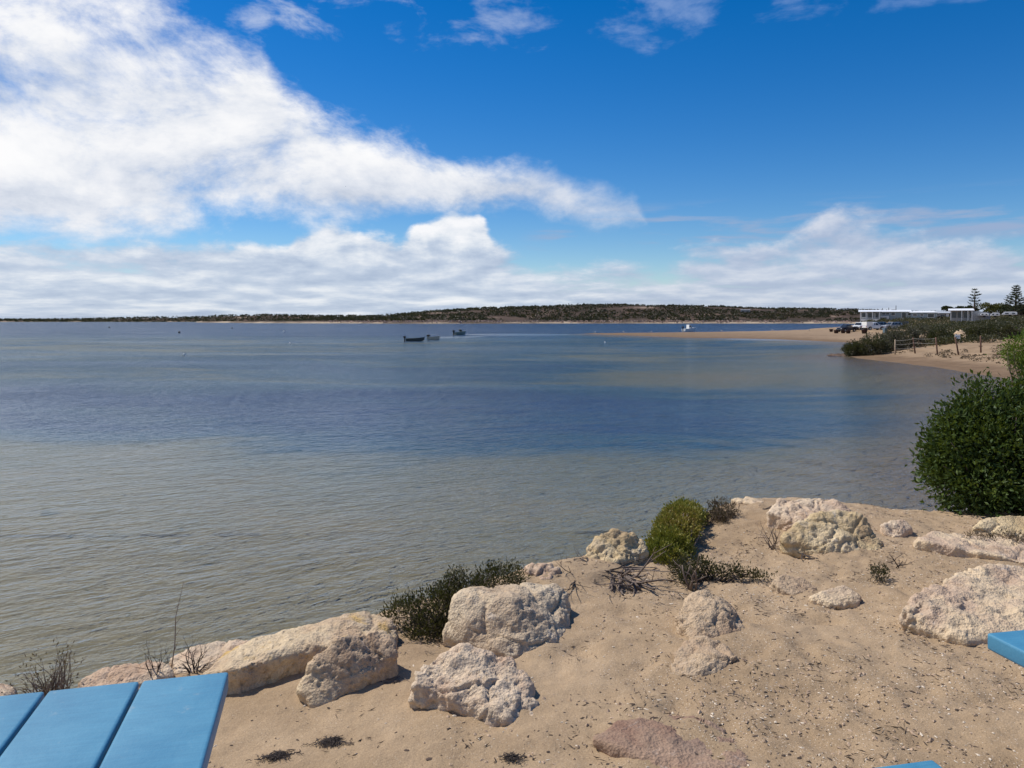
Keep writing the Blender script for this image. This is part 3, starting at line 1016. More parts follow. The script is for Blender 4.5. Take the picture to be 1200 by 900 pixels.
rk("thin pale shelf of rock showing behind the driftwood shaped limestone", RM['pink'], [
    dict(front=[(205, 792), (245, 785), (290, 768)], top=[(202, 772, 0.1), (235, 756, 0.2), (270, 749, 0.25), (297, 752, 0.2)], thick=0.15)], rough=0.8, seed=42, name="limestone_shelf")
rk("reddish stone at the left end of the bank", RM['pink'], [
    dict(front=[(-22, 822), (0, 824), (16, 818)], top=[(-20, 810, 0.05), (-5, 806, 0.08), (14, 811, 0.05)], thick=0.1)], rough=0.8, seed=43)

# sand drifted around the boulders
for o in rocks[:10]:
    x, y, _ = o.location
    MOUNDS.append((x, y, 0.38, 0.018))

# ------------------------------------------------------------------ the sand bank (fine sheet), the shore and seabed (one sheet to the horizon), the water
xs = np.concatenate([np.arange(-9, -3.2, 0.12), np.arange(-3.2, 5.2, 0.02), np.arange(5.2, 12.01, 0.1)])
ys = np.concatenate([np.arange(-6, 1.6, 0.15), np.arange(1.6, 7.6, 0.02), np.arange(7.6, 12.01, 0.12)])
X, Y = np.meshgrid(xs, ys)
x, y = X.ravel(), Y.ravel()
z = ground_z(x, y)
p3 = np.stack([x, y, np.zeros_like(x)], 1)
on = sstep(z, 0.0, 0.9)
z = z + on * (0.024 * fbm(p3 * 1.7, 3, 2) + 0.016 * fbm(p3 * 6.0 + 4, 4, 9) + 0.006 * fbm(p3 * 22.0, 3, 15))
gritty = sstep(x, -0.6, 1.4)
z = z + on * gritty * (0.014 * fbm(p3 * 11.0 + 2, 3, 25))
# wind furrows running across the left of the sand
u = x * 0.75 - y * 0.66
z = z + on * (1 - gritty) * 0.007 * np.sin(u * 0 + (x * 0.45 + y * 0.9) * 17 + 2.5 * fbm(p3 * 2.1, 2, 31)) * sstep(fbm(p3 * 1.3 + 7, 2, 33), -0.1, 0.4)
# old soft footprints
for k in range(90):
    fx, fy = rng.uniform(-0.3, 4.2), rng.uniform(2.2, 5.6)
    a = rng.uniform(0, 3.1)
    z = z - on * 0.022 * gauss(x, y, fx, fy, 0.11, 0.05, a) + on * 0.008 * gauss(x, y, fx + 0.09, fy + 0.03, 0.12, 0.10, a)
ny, nx = X.shape
idx = np.arange(nx * ny).reshape(ny, nx)
fc = np.stack([idx[:-1, :-1], idx[:-1, 1:], idx[1:, 1:], idx[1:, :-1]], -1).reshape(-1, 4)
bank = mesh_np("sand_bank", np.stack([x, y, z], 1), fc, M['sand'], smooth=True)
bank['kind'] = 'structure'

azs = np.unique(np.round(np.concatenate([np.arange(-180, -48, 3.0), np.arange(-48, 5, 0.6), np.arange(5, 50, 0.16), np.arange(50, 180.1, 3.0)]), 3))
rs = np.concatenate([[2.0, 5.0, 8.0], np.geomspace(10, 300, 330), np.geomspace(310, 9000, 60)])
AZ, RR = np.meshgrid(np.radians(azs), rs)
x, y = (RR * np.sin(AZ)).ravel(), (RR * np.cos(AZ)).ravel()
z = z_right(x, y)
z = np.maximum(z, np.where((x * x + y * y) < 900, np.minimum(z_near(x, y), -0.2), -0.75))
under = (x > -8.7) & (x < 11.7) & (y > -5.7) & (y < 11.7)
z = np.where(under, np.minimum(z - 0.05, -0.45), z)
p3 = np.stack([x, y, np.zeros_like(x)], 1)
z = z + sstep(z, 0.1, 0.7) * (0.16 * fbm(p3 * 0.16, 4, 3) + 0.10 * fbm(p3 * 0.7, 3, 5)) + sstep(z, -0.3, 0.1) * 0.03 * fbm(p3 * 0.35, 3, 8)
ny, nx = AZ.shape
idx = np.arange(nx * ny).reshape(ny, nx)
fc = np.stack([idx[:-1, :-1], idx[1:, :-1], idx[1:, 1:], idx[:-1, 1:]], -1).reshape(-1, 4)[:, ::-1]
shore = mesh_np("ground", np.stack([x, y, z], 1), fc, M['bed'], smooth=True)
shore['kind'] = 'structure'

g = 40
wx = np.linspace(-9000, 9000, g)
wy = np.linspace(-9000, 9000, g)
X, Y = np.meshgrid(wx, wy)
idx = np.arange(g * g).reshape(g, g)
fc = np.stack([idx[:-1, :-1], idx[:-1, 1:], idx[1:, 1:], idx[1:, :-1]], -1).reshape(-1, 4)
water = mesh_np("sea_water", np.stack([X.ravel(), Y.ravel(), np.zeros(g * g)], 1), fc, M['water'])
water['kind'] = 'structure'
# ------------------------------------------------------------------ far shore: hills and their scrub
def hill_mat():
    m, N, b, _ = new_mat("hill_soil")
    p = N.pos()
    n = N.noise(p, 0.012, 7, 0.62, 0.3)
    col = N.ramp(n, [(0.30, (0.030, 0.026, 0.016)), (0.50, (0.062, 0.044, 0.032)), (0.62, (0.11, 0.075, 0.056)), (0.69, (0.30, 0.23, 0.17))])
    z = N.sep(p)[2]
    zz = N.math('ADD', z, N.math('MULTIPLY', N.math('SUBTRACT', N.noise(p, 0.02, 5, 0.65), 0.5), 6.0))
    col = N.mix(N.math('MULTIPLY', N.smooth(zz, 0.9, 2.2, 1.0, 0.0), N.smooth(N.noise(N.mapping(p, loc=(900, 40, 0)), 0.009, 5, 0.65), 0.42, 0.58, 0.25, 1.0)), col, (0.44, 0.35, 0.25))
    N.link(col, b.inputs['Base Color'])
    b.inputs['Roughness'].default_value = 0.95
    b.inputs['Specular IOR Level'].default_value = 0.1
    return m


M['hill'] = hill_mat()
M['hill_scrub'] = leaf_mat("hill_scrub_leaves", [(0.014, 0.016, 0.009), (0.038, 0.034, 0.018), (0.085, 0.058, 0.040)], scale=0.02, trans=0.1, fine=0.3)
RIDGE = np.array([(255, 376), (300, 375), (340, 374.5), (370, 373.5), (400, 372), (430, 370.5), (460, 368), (520, 364.5), (560, 362), (600, 359.5), (640, 358.5), (680, 357), (760, 357.2), (820, 358.5), (880, 361),
                  (930, 363), (990, 365), (1060, 367), (1140, 368), (1220, 368), (1500, 366)], float)


def hill_z(x, y):
    px = 600 + F * x / 1220.0
    top = (HY - np.interp(px, RIDGE[:, 0], RIDGE[:, 1])) / F * 1220.0 + 2.0
    coast = 905 + 60 * np.sin(x * 0.006 + 0.6) + 18 * np.sin(x * 0.021) + np.where(x < -130, (-130 - x) * 1.2, 0)
    t = sstep(y, coast - 8, coast + 330)
    back = sstep(y, 2200, 1500)
    p = np.stack([x, y, 0 * x], 1)
    z = -1.5 + 3.3 * sstep(y, coast - 10, coast + 12) + (top - 1.6) * t * (0.35 + 0.65 * back)
    return z + t * (2.4 * fbm(p * 0.012, 4, 51) + 0.8 * fbm(p * 0.05, 3, 53))


xs = np.arange(-620, 1900, 9.0)
ys = np.concatenate([np.arange(820, 1320, 7.0), np.arange(1320, 2300, 40.0)])
X, Y = np.meshgrid(xs, ys)
x, y = X.ravel(), Y.ravel()
z = hill_z(x, y)
ny, nx = X.shape
idx = np.arange(nx * ny).reshape(ny, nx)
fc = np.stack([idx[:-1, :-1], idx[:-1, 1:], idx[1:, 1:], idx[1:, :-1]], -1).reshape(-1, 4)
hill = mesh_np("hill", np.stack([x, y, z], 1), fc, M['hill'], smooth=True)
hill['kind'] = 'structure'

LOW = np.array([(-3500, 1), (-2400, 4), (-1650, 5), (-1420, 6), (-1250, 11), (-1080, 12), (-950, 17), (-820, 19), (-700, 17), (-560, 17), (-420, 15), (-300, 14), (600, 14)], float)


def low_z(x, y):
    p = np.stack([x, y, 0 * x], 1)
    return -1.5 + (np.interp(x, LOW[:, 0], LOW[:, 1]) + 3 + 2.5 * fbm(p * 0.008, 3, 61)) * sstep(y, 2280 + 60 * np.sin(x * 0.004), 2480)


xs = np.arange(-3600, 700, 22.0)
ys = np.concatenate([np.arange(2150, 2520, 16.0), [2700, 3000, 3600]])
X, Y = np.meshgrid(xs, ys)
x, y = X.ravel(), Y.ravel()
ny, nx = X.shape
idx = np.arange(nx * ny).reshape(ny, nx)
fc = np.stack([idx[:-1, :-1], idx[:-1, 1:], idx[1:, 1:], idx[1:, :-1]], -1).reshape(-1, 4)
land = mesh_np("far_land", np.stack([x, y, low_z(x, y)], 1), fc, M['hill'], smooth=True)
land['kind'] = 'structure'


def leaf_cloud(cen, rad, nper, size, aspect=1.0, up=0.4, flat=0.7, shell=0.45):
    """many small faces round each centre; returns verts, faces (diamonds)"""
    cen = np.repeat(np.asarray(cen, float), nper, axis=0)
    rad = np.repeat(np.asarray(rad, float), nper)
    n = len(cen)
    d = rng.normal(size=(n, 3))
    d /= np.linalg.norm(d, axis=1)[:, None]
    d[:, 2] = np.where(d[:, 2] < -0.15, -d[:, 2], d[:, 2])
    r = rad * (shell + (1 - shell) * rng.random(n) ** 0.6)
    pos = cen + d * r[:, None] * np.array([1, 1, flat])
    return pos, d


def diamonds(pos, d, length, width, jitter=0.6, up=0.3, fold=0.25):
    n = len(pos)
    a = d + rng.normal(size=(n, 3)) * jitter
    a[:, 2] += up
    a /= np.linalg.norm(a, axis=1)[:, None]
    s = np.cross(a, rng.normal(size=(n, 3)))
    s /= np.linalg.norm(s, axis=1)[:, None]
    nn = np.cross(a, s)
    L = (length * (0.65 + 0.7 * rng.random(n)))[:, None]
    Wd = (width * (0.65 + 0.7 * rng.random(n)))[:, None]
    v = np.stack([pos, pos + a * L * 0.5 + s * Wd * 0.5 + nn * Wd * fold, pos + a * L, pos + a * L * 0.5 - s * Wd * 0.5 + nn * Wd * fold], 1).reshape(-1, 3)
    k = np.arange(n) * 4
    f = np.stack([k, k + 1, k + 2, k, k + 2, k + 3], 1).reshape(-1, 3)
    return v, f


# scrub on the far hills: nobody could count it
cx_, cy_ = rng.uniform(-560, 900, 9000), rng.uniform(905, 1330, 9000)
keep = (fbm(np.stack([cx_, cy_, 0 * cx_], 1) * 0.011, 3, 71) > -0.12) & (hill_z(cx_, cy_) > 2.8)
cx_, cy_ = cx_[keep], cy_[keep]
cen = np.stack([cx_, cy_, hill_z(cx_, cy_) + 0.3], 1)
pos, d = leaf_cloud(cen, rng.uniform(1.2, 3.6, len(cen)), 12, 1.0, flat=0.75)
v, f = diamonds(pos, d, 2.3, 1.7)
o = mesh_np("hill_scrub", v, f, M['hill_scrub'])
tag(o, "dark scrub covering the low hills across the water", kind='stuff')
cx_, cy_ = rng.uniform(-1700, 500, 2200), rng.uniform(2330, 2500, 2200)
cen = np.stack([cx_, cy_, low_z(cx_, cy_) + 0.3], 1)
pos, d = leaf_cloud(cen, rng.uniform(2.0, 5.0, len(cen)), 8, 1.0, flat=0.7)
v, f = diamonds(pos, d, 4.5, 3.0)
o = mesh_np("shoreline_scrub", v, f, M['hill_scrub'])
tag(o, "thin dark scrub along the most distant shore", kind='stuff')

# pale stones along the far shore
cx_ = rng.uniform(-260, 420, 420)
coast = 905 + 60 * np.sin(cx_ * 0.006 + 0.6) + 18 * np.sin(cx_ * 0.021) + np.where(cx_ < -130, (-130 - cx_) * 1.2, 0)
cy_ = coast + rng.uniform(2, 22, len(cx_))
cen = np.stack([cx_, cy_, hill_z(cx_, cy_)], 1)
pos, d = leaf_cloud(cen, rng.uniform(0.4, 1.2, len(cen)), 9, 1.0, flat=0.6)
v, f = diamonds(pos, d, 1.4, 1.5)
M['shore_stone'] = simple("shore_stones", (0.50, 0.38, 0.32), 0.9, var=0.35, scale=0.05)
o = mesh_np("shore_rubble", v, f, M['shore_stone'])
tag(o, "pale pinkish stones along the far shoreline", kind='stuff')

# ------------------------------------------------------------------ scrub on the dunes at the right
M['scrub'] = leaf_mat("dune_scrub_leaves", [(0.022, 0.024, 0.013), (0.052, 0.052, 0.026), (0.085, 0.078, 0.042), (0.11, 0.078, 0.052)], scale=0.22, trans=0.15, fine=3.0)
M['scrub_grey'] = leaf_mat("grey_saltbush_leaves", [(0.040, 0.040, 0.028), (0.075, 0.070, 0.048), (0.11, 0.095, 0.07)], scale=1.2, trans=0.12, fine=6.0)
M['twig'] = simple("grey_twigs", (0.17, 0.13, 0.105), 0.9, var=0.35, scale=14)
M['dark_twig'] = simple("dark_dead_wood", (0.055, 0.042, 0.036), 0.9, var=0.4, scale=20)


def scatter_scrub(n, ylo, yhi, cond, rlo, rhi, nper, size):
    yy = np.sqrt(rng.uniform(ylo ** 2, yhi ** 2, n))
    xx = yy * rng.uniform(0.40, 0.92, n)
    zz = ground_z(xx, yy)
    k = cond(xx, yy, zz)
    xx, yy, zz = xx[k], yy[k], zz[k]
    cen = np.stack([xx, yy, zz + 0.02], 1)
    rad = rng.uniform(rlo, rhi, len(cen))
    pos, d = leaf_cloud(cen, rad, nper, size, flat=0.72, shell=0.55)
    return diamonds(pos, d, size, size * 0.7)


def dune_cond(xx, yy, zz):
    p = np.stack([xx, yy, 0 * xx], 1)
    px = 600 + F * xx / yy
    s = sdist(xx, yy, COAST)
    bare = yy < 62.3 + 0.10 * (xx - 35) + 1.6 * fbm(p * 0.5, 2, 79)
    hole = gauss(xx, yy, 45.5, 67.2, 2.2, 2.6) > 0.45
    road = ((yy > 82) & (yy < 225) & (px < 1046)) | ((yy > 128) & (yy < 200) & (px < 1058))
    return (s > 6.5) & (zz > 0.75) & ~bare & ~hole & ~road & (fbm(p * 0.12, 3, 77) > -0.40)


def face_cond(xx, yy, zz):
    p = np.stack([xx, yy, 0 * xx], 1)
    return (sdist(xx, yy, COAST) > 3.5) & (fbm(p * 0.35, 3, 83) > 0.0)


va, fa = [], []
off = 0
for args in ((4200, 52, 115, dune_cond, 0.45, 1.0, 110, 0.16), (3000, 115, 330, dune_cond, 0.7, 1.6, 55, 0.36)):
    v, f = scatter_scrub(*args)
    va.append(v)
    fa.append(f + off)
    off += len(v)
WRACK = scatter_scrub(1500, 44, 66, face_cond, 0.05, 0.32, 20, 0.09)
o = mesh_np("dune_scrub", np.concatenate(va), np.concatenate(fa), M['scrub'])
tag(o, "low coastal scrub covering the dunes beside the beach", kind='stuff')


def branchy(mb, p, d, length, r, depth, spread=0.6, seg=4, droop=0.0, n=5, tips=None, kids=(2, 3)):
    pts, rad = [Vector(p)], [r]
    q, dd = Vector(p), Vector(d).normalized()
    for i in range(seg):
        dd = (dd + Vector((random.gauss(0, 0.18), random.gauss(0, 0.18), random.gauss(0, 0.14) - droop))).normalized()
        q = q + dd * (length / seg)
        pts.append(q.copy())
        rad.append(r * (1 - 0.55 * (i + 1) / seg))
    mb.tube(pts, rad, n)
    if tips is not None:
        tips.append(q.copy())
    if depth > 0:
        for k in range(random.randint(*kids)):
            j = random.randint(max(1, seg // 2), seg)
            nd = (dd + Vector((random.gauss(0, spread), random.gauss(0, spread), random.gauss(0.05, spread * 0.7)))).normalized()
            branchy(mb, pts[j], nd, length * random.uniform(0.5, 0.8), rad[j] * 0.75, depth - 1, spread, max(2, seg - 1), droop, n, tips, kids)


def bush(name, label, cat, base, blobs, nclus, nleaf, ll, lw, mat, stem_mat, nstem=14, stem_r=0.012, group=None, up=0.35, jitter=0.55, clus_r=0.1, flat=1.0, zmin=0.02, shell=0.62, parts=('foliage', 'stem')):
    """blobs: (dx,dy,dz,rx,ry,rz) ellipsoids relative to base that make the crown"""
    root = empty(name, base)
    tag(root, label, cat, group)
    bl = np.array(blobs, float)
    vol = (bl[:, 3] * bl[:, 4] * bl[:, 5]) ** 0.66
    pick = rng.choice(len(bl), size=nclus, p=vol / vol.sum())
    d = rng.normal(size=(nclus, 3))
    d /= np.linalg.norm(d, axis=1)[:, None]
    r = shell + (1.02 - shell) * rng.random(nclus) ** 0.55
    b = bl[pick]
    wob = 1 + 0.40 * fbm(d * 1.8 + pick[:, None] * 3.3, 3, 81)
    cc = b[:, :3] + d * b[:, 3:] * (r * wob)[:, None]
    od = d / b[:, 3:]
    od /= np.linalg.norm(od, axis=1)[:, None]
    g0 = np.array([gz(base[0] + q[0], base[1] + q[1]) for q in cc]) - base[2] if nclus < 3000 else np.zeros(nclus)
    k = cc[:, 2] > g0 + zmin
    cc, od = cc[k], od[k]
    c = np.repeat(cc, nleaf, axis=0)
    o_ = np.repeat(od, nleaf, axis=0)
    pos = c + rng.normal(size=c.shape) * clus_r * 0.5 + o_ * (rng.random(len(c))[:, None] - 0.5) * clus_r
    v, f = diamonds(pos, o_, ll, lw, jitter, up)
    mesh_np(parts[0], v, f, mat, root)
    sel = cc[rng.choice(len(cc), size=min(nstem, len(cc)), replace=False)]
    mb = MB()
    for t in sel:
        a = Vector((t[0] * 0.25 + random.gauss(0, 0.03), t[1] * 0.25 + random.gauss(0, 0.03), -0.03))
        e = Vector(t)
        m1 = a.lerp(e, 0.4) + Vector((0, 0, 0.12 * e.length)) + Vector((random.gauss(0, 0.05), random.gauss(0, 0.05), 0)) * e.length
        m2 = a.lerp(e, 0.75) + Vector((0, 0, 0.06 * e.length))
        mb.tube([a, m1, m2, e], [stem_r, stem_r * 0.75, stem_r * 0.5, stem_r * 0.25], 5)
    mb.build(parts[1], stem_mat, root, True)
    return root


# grey saltbushes on the point, left of and behind the fence
SB = "saltbushes on the sandy point"
for i, (px, py, w, h, depth, lab, m) in enumerate([
    (1003, 417, 26, 16, 64, "low dark saltbush at the tip of the sandy point", 'scrub'),
    (1022, 416, 34, 24, 63.5, "dark round saltbush second from the tip of the sandy point", 'scrub'),
    (1043, 412, 30, 24, 66, "greyish saltbush left of the pale fence post", 'scrub_grey'),
    (1060, 413, 34, 36, 68, "tall sparse grey bush rising behind the wire fence", 'scrub_grey'),
    (1082, 410, 32, 30, 70, "grey bush behind the middle of the wire fence", 'scrub_grey'),
    (1102, 403, 26, 20, 66, "dark bush behind the right end of the wire fence", 'scrub'),
    (1048, 402, 30, 18, 78, "dark bush at the back of the sandy point, towards the vehicles", 'scrub'),
    (1147, 399, 24, 17, 65.5, "dark overhanging bush just right of the white notice", 'scrub'),
    (1174, 398, 40, 20, 65, "broad scrubby bush on top of the bare sand dune", 'scrub')]):
    bx = (px - 600) / F * depth
    k = depth / F
    base = (bx, depth, gz(bx, depth) - 0.05)
    zt = H - (py - h - HY) * k
    hh = max(0.5, zt - base[2])
    rx = w * k * 0.5
    blobs = [(0, 0, hh * 0.42, rx, rx * 0.8, hh * 0.52), (rx * 0.55, 0.1, hh * 0.30, rx * 0.6, rx * 0.6, hh * 0.42), (-rx * 0.5, -0.1, hh * 0.28, rx * 0.6, rx * 0.6, hh * 0.40)]
    dens = 260 if m == 'scrub' else 190
    bush("saltbush", lab, "bush", base, blobs, dens, 22, 0.13, 0.07, M[m], M['twig'], 26, 0.02, SB, clus_r=0.22, shell=0.45)

# ------------------------------------------------------------------ big green bush at the right of the bank
M['bush'] = leaf_mat("glossy_bush_leaves", [(0.013, 0.028, 0.005), (0.034, 0.066, 0.009), (0.095, 0.135, 0.018)], scale=3.0, rough=0.6, trans=0.2, fine=26.0)
bb = (4.36, 6.68, gz(4.36, 6.68))
bush("coastal_bush", "big dark green leafy bush standing at the right edge of the bank", "bush", bb, [
    (-0.06, 0.0, 0.42, 0.56, 0.55, 0.40), (0.02, 0.05, 0.70, 0.42, 0.42, 0.32), (-0.30, -0.1, 0.22, 0.34, 0.40, 0.28), (0.50, 0.0, 0.48, 0.60, 0.55, 0.45),
    (0.62, 0.1, 0.84, 0.42, 0.40, 0.30), (-0.06, 0.1, 0.93, 0.20, 0.25, 0.16), (-0.26, 0.0, 0.55, 0.30, 0.32, 0.30), (-0.40, 0.0, 0.72, 0.14, 0.16, 0.15), (0.28, 0.0, 1.04, 0.17, 0.17, 0.14), (-0.52, -0.05, 0.42, 0.14, 0.16, 0.14), (0.75, 0.1, 1.02, 0.30, 0.30, 0.16), (0.30, -0.25, 0.26, 0.50, 0.32, 0.28), (1.05, 0.0, 0.65, 0.55, 0.45, 0.55)],
    2500, 17, 0.050, 0.024, M['bush'], M['twig'], 110, 0.010, clus_r=0.11, shell=0.60, up=0.3, jitter=0.75)
M['lime_bush'] = leaf_mat("yellow_green_leaves", [(0.05, 0.09, 0.010), (0.10, 0.16, 0.015), (0.17, 0.22, 0.03)], scale=5.0, trans=0.3, fine=30.0)
lb = (9.0, 13.2, gz(9.0, 13.2))
bush("yellow_green_bush", "bright yellow green bush top at the right edge above the big dark bush", "bush", lb, [
    (0, 0, H - lb[2] - 0.54, 0.34, 0.34, 0.24), (0.45, 0.1, H - lb[2] - 0.50, 0.45, 0.4, 0.32), (0.2, 0.1, H - lb[2] - 0.75, 0.30, 0.3, 0.16)],
    330, 22, 0.055, 0.020, M['lime_bush'], M['twig'], 70, 0.012, clus_r=0.12, shell=0.4)

# ------------------------------------------------------------------ plants on the bank
M['dark_shrub'] = leaf_mat("dark_heath_leaves", [(0.020, 0.017, 0.010), (0.045, 0.038, 0.016), (0.085, 0.066, 0.030)], scale=6.0, trans=0.15, fine=70.0)
M['cushion'] = leaf_mat("succulent_cushion_leaves", [(0.085, 0.105, 0.014), (0.17, 0.18, 0.022), (0.27, 0.235, 0.04), (0.28, 0.16, 0.055)], scale=2.2, trans=0.2, fine=50.0)
M['dry_leaf'] = leaf_mat("dry_brown_leaves", [(0.060, 0.040, 0.028), (0.12, 0.082, 0.055), (0.19, 0.14, 0.09)], scale=8.0, trans=0.1, fine=60.0)


def at(px, py):
    p = G(px, py)
    return (p.x, p.y, p.z)


o = mesh_np("beach_wrack", WRACK[0], WRACK[1], M['dry_leaf'])
tag(o, "dry brown weed and runners strewn over the bare dune face", kind='stuff')
b0 = Vector(at(525, 735))
k = b0.y / F
bush("heath_shrub", "low dark olive shrub spreading behind the largest grey boulder", "shrub", b0, [
    (-0.06, 0, 0.08, 0.15, 0.13, 0.12), (-0.22, 0.05, 0.06, 0.14, 0.11, 0.06), (0.08, 0.10, 0.13, 0.15, 0.14, 0.10), (0.26, 0.25, 0.17, 0.14, 0.14, 0.07), (-0.08, -0.10, 0.02, 0.13, 0.08, 0.07), (0.04, 0.1, 0.22, 0.05, 0.05, 0.06)],
    720, 15, 0.018, 0.007, M['dark_shrub'], M['twig'], 160, 0.004, clus_r=0.035, shell=0.4, up=0.7, zmin=-0.05)
b0 = Vector(at(795, 655))
bush("cushion_plant", "bright green cushion plant with reddish top on the bank edge", "shrub", b0, [
    (-0.10, 0.00, 0.00, 0.13, 0.16, 0.09), (-0.02, 0.22, 0.02, 0.14, 0.18, 0.11), (0.08, 0.46, 0.05, 0.13, 0.20, 0.11), (0.18, 0.72, 0.08, 0.13, 0.20, 0.09), (0.28, 0.95, 0.06, 0.12, 0.16, 0.07), (-0.16, -0.10, -0.01, 0.10, 0.10, 0.05)],
    1700, 14, 0.022, 0.011, M['cushion'], M['twig'], 30, 0.004, clus_r=0.03, shell=0.80, up=0.5, zmin=-0.05)
b0 = Vector(at(848, 606))
bush("dry_shrub", "small brown dried shrub against the top of the green cushion", "shrub", b0, [
    (0, 0, 0.05, 0.12, 0.14, 0.07), (-0.10, -0.12, 0.02, 0.11, 0.12, 0.05)],
    200, 12, 0.022, 0.007, M['dry_leaf'], M['twig'], 90, 0.003, clus_r=0.035, shell=0.4, up=0.5)
b0 = Vector(at(835, 680))
bush("trailing_shrub", "dark wiry shrub trailing over the sand below the green cushion", "shrub", b0, [
    (-0.10, 0.08, 0.04, 0.16, 0.10, 0.06), (0.10, 0.0, 0.03, 0.16, 0.06, 0.05), (0.28, -0.05, 0.02, 0.10, 0.05, 0.04), (-0.18, -0.10, 0.05, 0.06, 0.06, 0.05)],
    300, 12, 0.020, 0.008, M['dark_shrub'], M['dark_twig'], 60, 0.004, clus_r=0.03, shell=0.3, up=0.3)
b0 = Vector(at(1031, 682))
bush("seedling", "tiny green seedling alone in the sand below the yellow boulder", "plant", b0, [
    (0, 0, 0.045, 0.05, 0.05, 0.045)], 50, 7, 0.020, 0.007, M['dark_shrub'], M['dark_twig'], 16, 0.002, clus_r=0.02, shell=0.3, up=0.6)
b0 = Vector(at(1185, 640))
bush("dry_shrub", "greyish dead undergrowth beneath the cream boulder by the big bush", "shrub", b0, [
    (0, 0, 0.03, 0.30, 0.10, 0.05), (-0.25, 0.02, 0.02, 0.15, 0.08, 0.04)], 160, 10, 0.025, 0.006, M['dry_leaf'], M['twig'], 90, 0.003, clus_r=0.03, shell=0.3, up=0.2)


def dead_plant(name, label, cat, px, py, stems, length, r, depth, mat, spread=0.6, lean=(0, 0, 1), seed=1, flat=False, kids=(2, 3)):
    random.seed(seed)
    base = Vector(at(px, py))
    mb = MB()
    for i in range(stems):
        a = random.uniform(0, 2 * math.pi)
        dd = Vector((math.cos(a) * spread, math.sin(a) * spread, random.uniform(0.5, 1.0) if not flat else random.uniform(0.02, 0.25))) + Vector(lean)
        branchy(mb, (random.gauss(0, 0.015), random.gauss(0, 0.015), -0.01), dd, length * random.uniform(0.6, 1.1), r, depth, 0.5, 4, 0.0 if not flat else 0.05, 5, None, kids)
    if flat:                      # lying on the sand: keep the pieces above it
        mb.v = [(v[0], v[1], max(v[2], gz(base.x + v[0], base.y + v[1]) - base.z + 0.004)) for v in mb.v]
    o = mb.build(name, mat, None, True)
    o.location = base
    tag(o, label, cat)
    return o


dead_plant("dead_bush", "leafless dark twigs sticking up between rock and left table edge", "dead plant", 228, 788, 9, 0.10, 0.0035, 2, M['dark_twig'], 0.7, seed=3)
dead_plant("dead_bush", "tall thin dry stalk with forked dark twigs behind the left table", "dead plant", 182, 795, 6, 0.13, 0.0035, 2, M['dark_twig'], 0.6, seed=8)
random.seed(5)
mb = MB()
mb.tube([(0, 0, -0.02), (0.02, 0, 0.12), (0.015, 0.02, 0.25), (0.05, 0.03, 0.42)], [0.003, 0.0026, 0.002, 0.001], 5)
for t in (0.1, 0.16, 0.22, 0.3):
    mb.tube([(0.02, 0, t), (0.02 + random.uniform(-0.05, 0.05), 0.01, t + 0.04)], [0.0016, 0.0008], 4)
o = mb.build("dry_stalk", M['twig'], None, True)
o.location = at(200, 786)
tag(o, "single tall dry grass stalk rising in front of the water", "dry stalk")
b0 = Vector(at(60, 815))
bush("dry_weed", "wispy brown dry weeds at the left end of the bank", "weed", b0, [
    (0, 0, 0.10, 0.12, 0.10, 0.12), (-0.10, 0, 0.05, 0.10, 0.08, 0.08), (0.07, 0.0, 0.10, 0.07, 0.07, 0.14)], 90, 3, 0.018, 0.005, M['dry_leaf'], M['twig'], 80, 0.0022, clus_r=0.03, shell=0.3, up=0.6)
dead_plant("dead_bush", "leafless dry bush with upright twigs left of the yellow boulder", "dead plant", 905, 642, 8, 0.14, 0.004, 2, M['twig'], 0.7, seed=12)
dead_plant("dead_branch", "grey dead branches lying on the sand below the knobbly ochre rock", "branch", 722, 668, 11, 0.36, 0.015, 2, M['twig'], 0.9, (0.55, -0.45, -0.2), seed=14, flat=True)
dead_plant("dead_branch", "tangle of thin dark branches right of the small ochre rock", "branch", 692, 668, 18, 0.24, 0.008, 2, M['dark_twig'], 0.9, (-0.1, -0.1, -0.2), seed=17, flat=True, kids=(2, 4))
dead_plant("dead_branch", "pale forked dead stick beside the dark trailing shrub", "branch", 812, 690, 4, 0.20, 0.009, 1, M['twig'], 0.7, (0.1, 0, 0.2), seed=19)
dead_plant("dead_branch", "dark weathered branch lying below the yellow boulder", "branch", 925, 645, 4, 0.28, 0.012, 1, M['dark_twig'], 0.7, (0.5, -0.2, -0.5), seed=21, flat=True)
dead_plant("dead_branch", "small forked twig on the sand right of the yellow boulder", "branch", 1052, 664, 3, 0.10, 0.004, 1, M['dark_twig'], 0.8, (0.1, -0.1, -0.1), seed=25)
dead_plant("dead_branch", "long bare twig on the sand at the back of the bank tip", "branch", 890, 600, 5, 0.26, 0.005, 2, M['dark_twig'], 0.8, (0.5, 0, -0.6), seed=28, flat=True)
dead_plant("driftwood", "curved dark stick lying below the low sandy pink rock", "stick", 855, 812, 2, 0.13, 0.004, 0, M['dark_twig'], 0.8, (0.8, 0, -0.6), seed=30, flat=True)
dead_plant("driftwood", "short grey stick among dark seaweed at the lower left sand", "stick", 392, 868, 2, 0.07, 0.004, 0, M['twig'], 0.8, (0.3, -0.4, -0.6), seed=31, flat=True)
dead_plant("dead_root", "tangled dry roots between the driftwood shaped rock and knobbly boulder", "root", 480, 760, 14, 0.09, 0.003, 2, M['twig'], 0.9, (0, -0.1, -0.5), seed=33, flat=True)
dead_plant("dead_root", "thin dry roots trailing left of the knobbly cratered boulder", "root", 470, 795, 5, 0.14, 0.003, 1, M['twig'], 0.9, (-0.6, -0.1, -0.6), seed=35, flat=True)


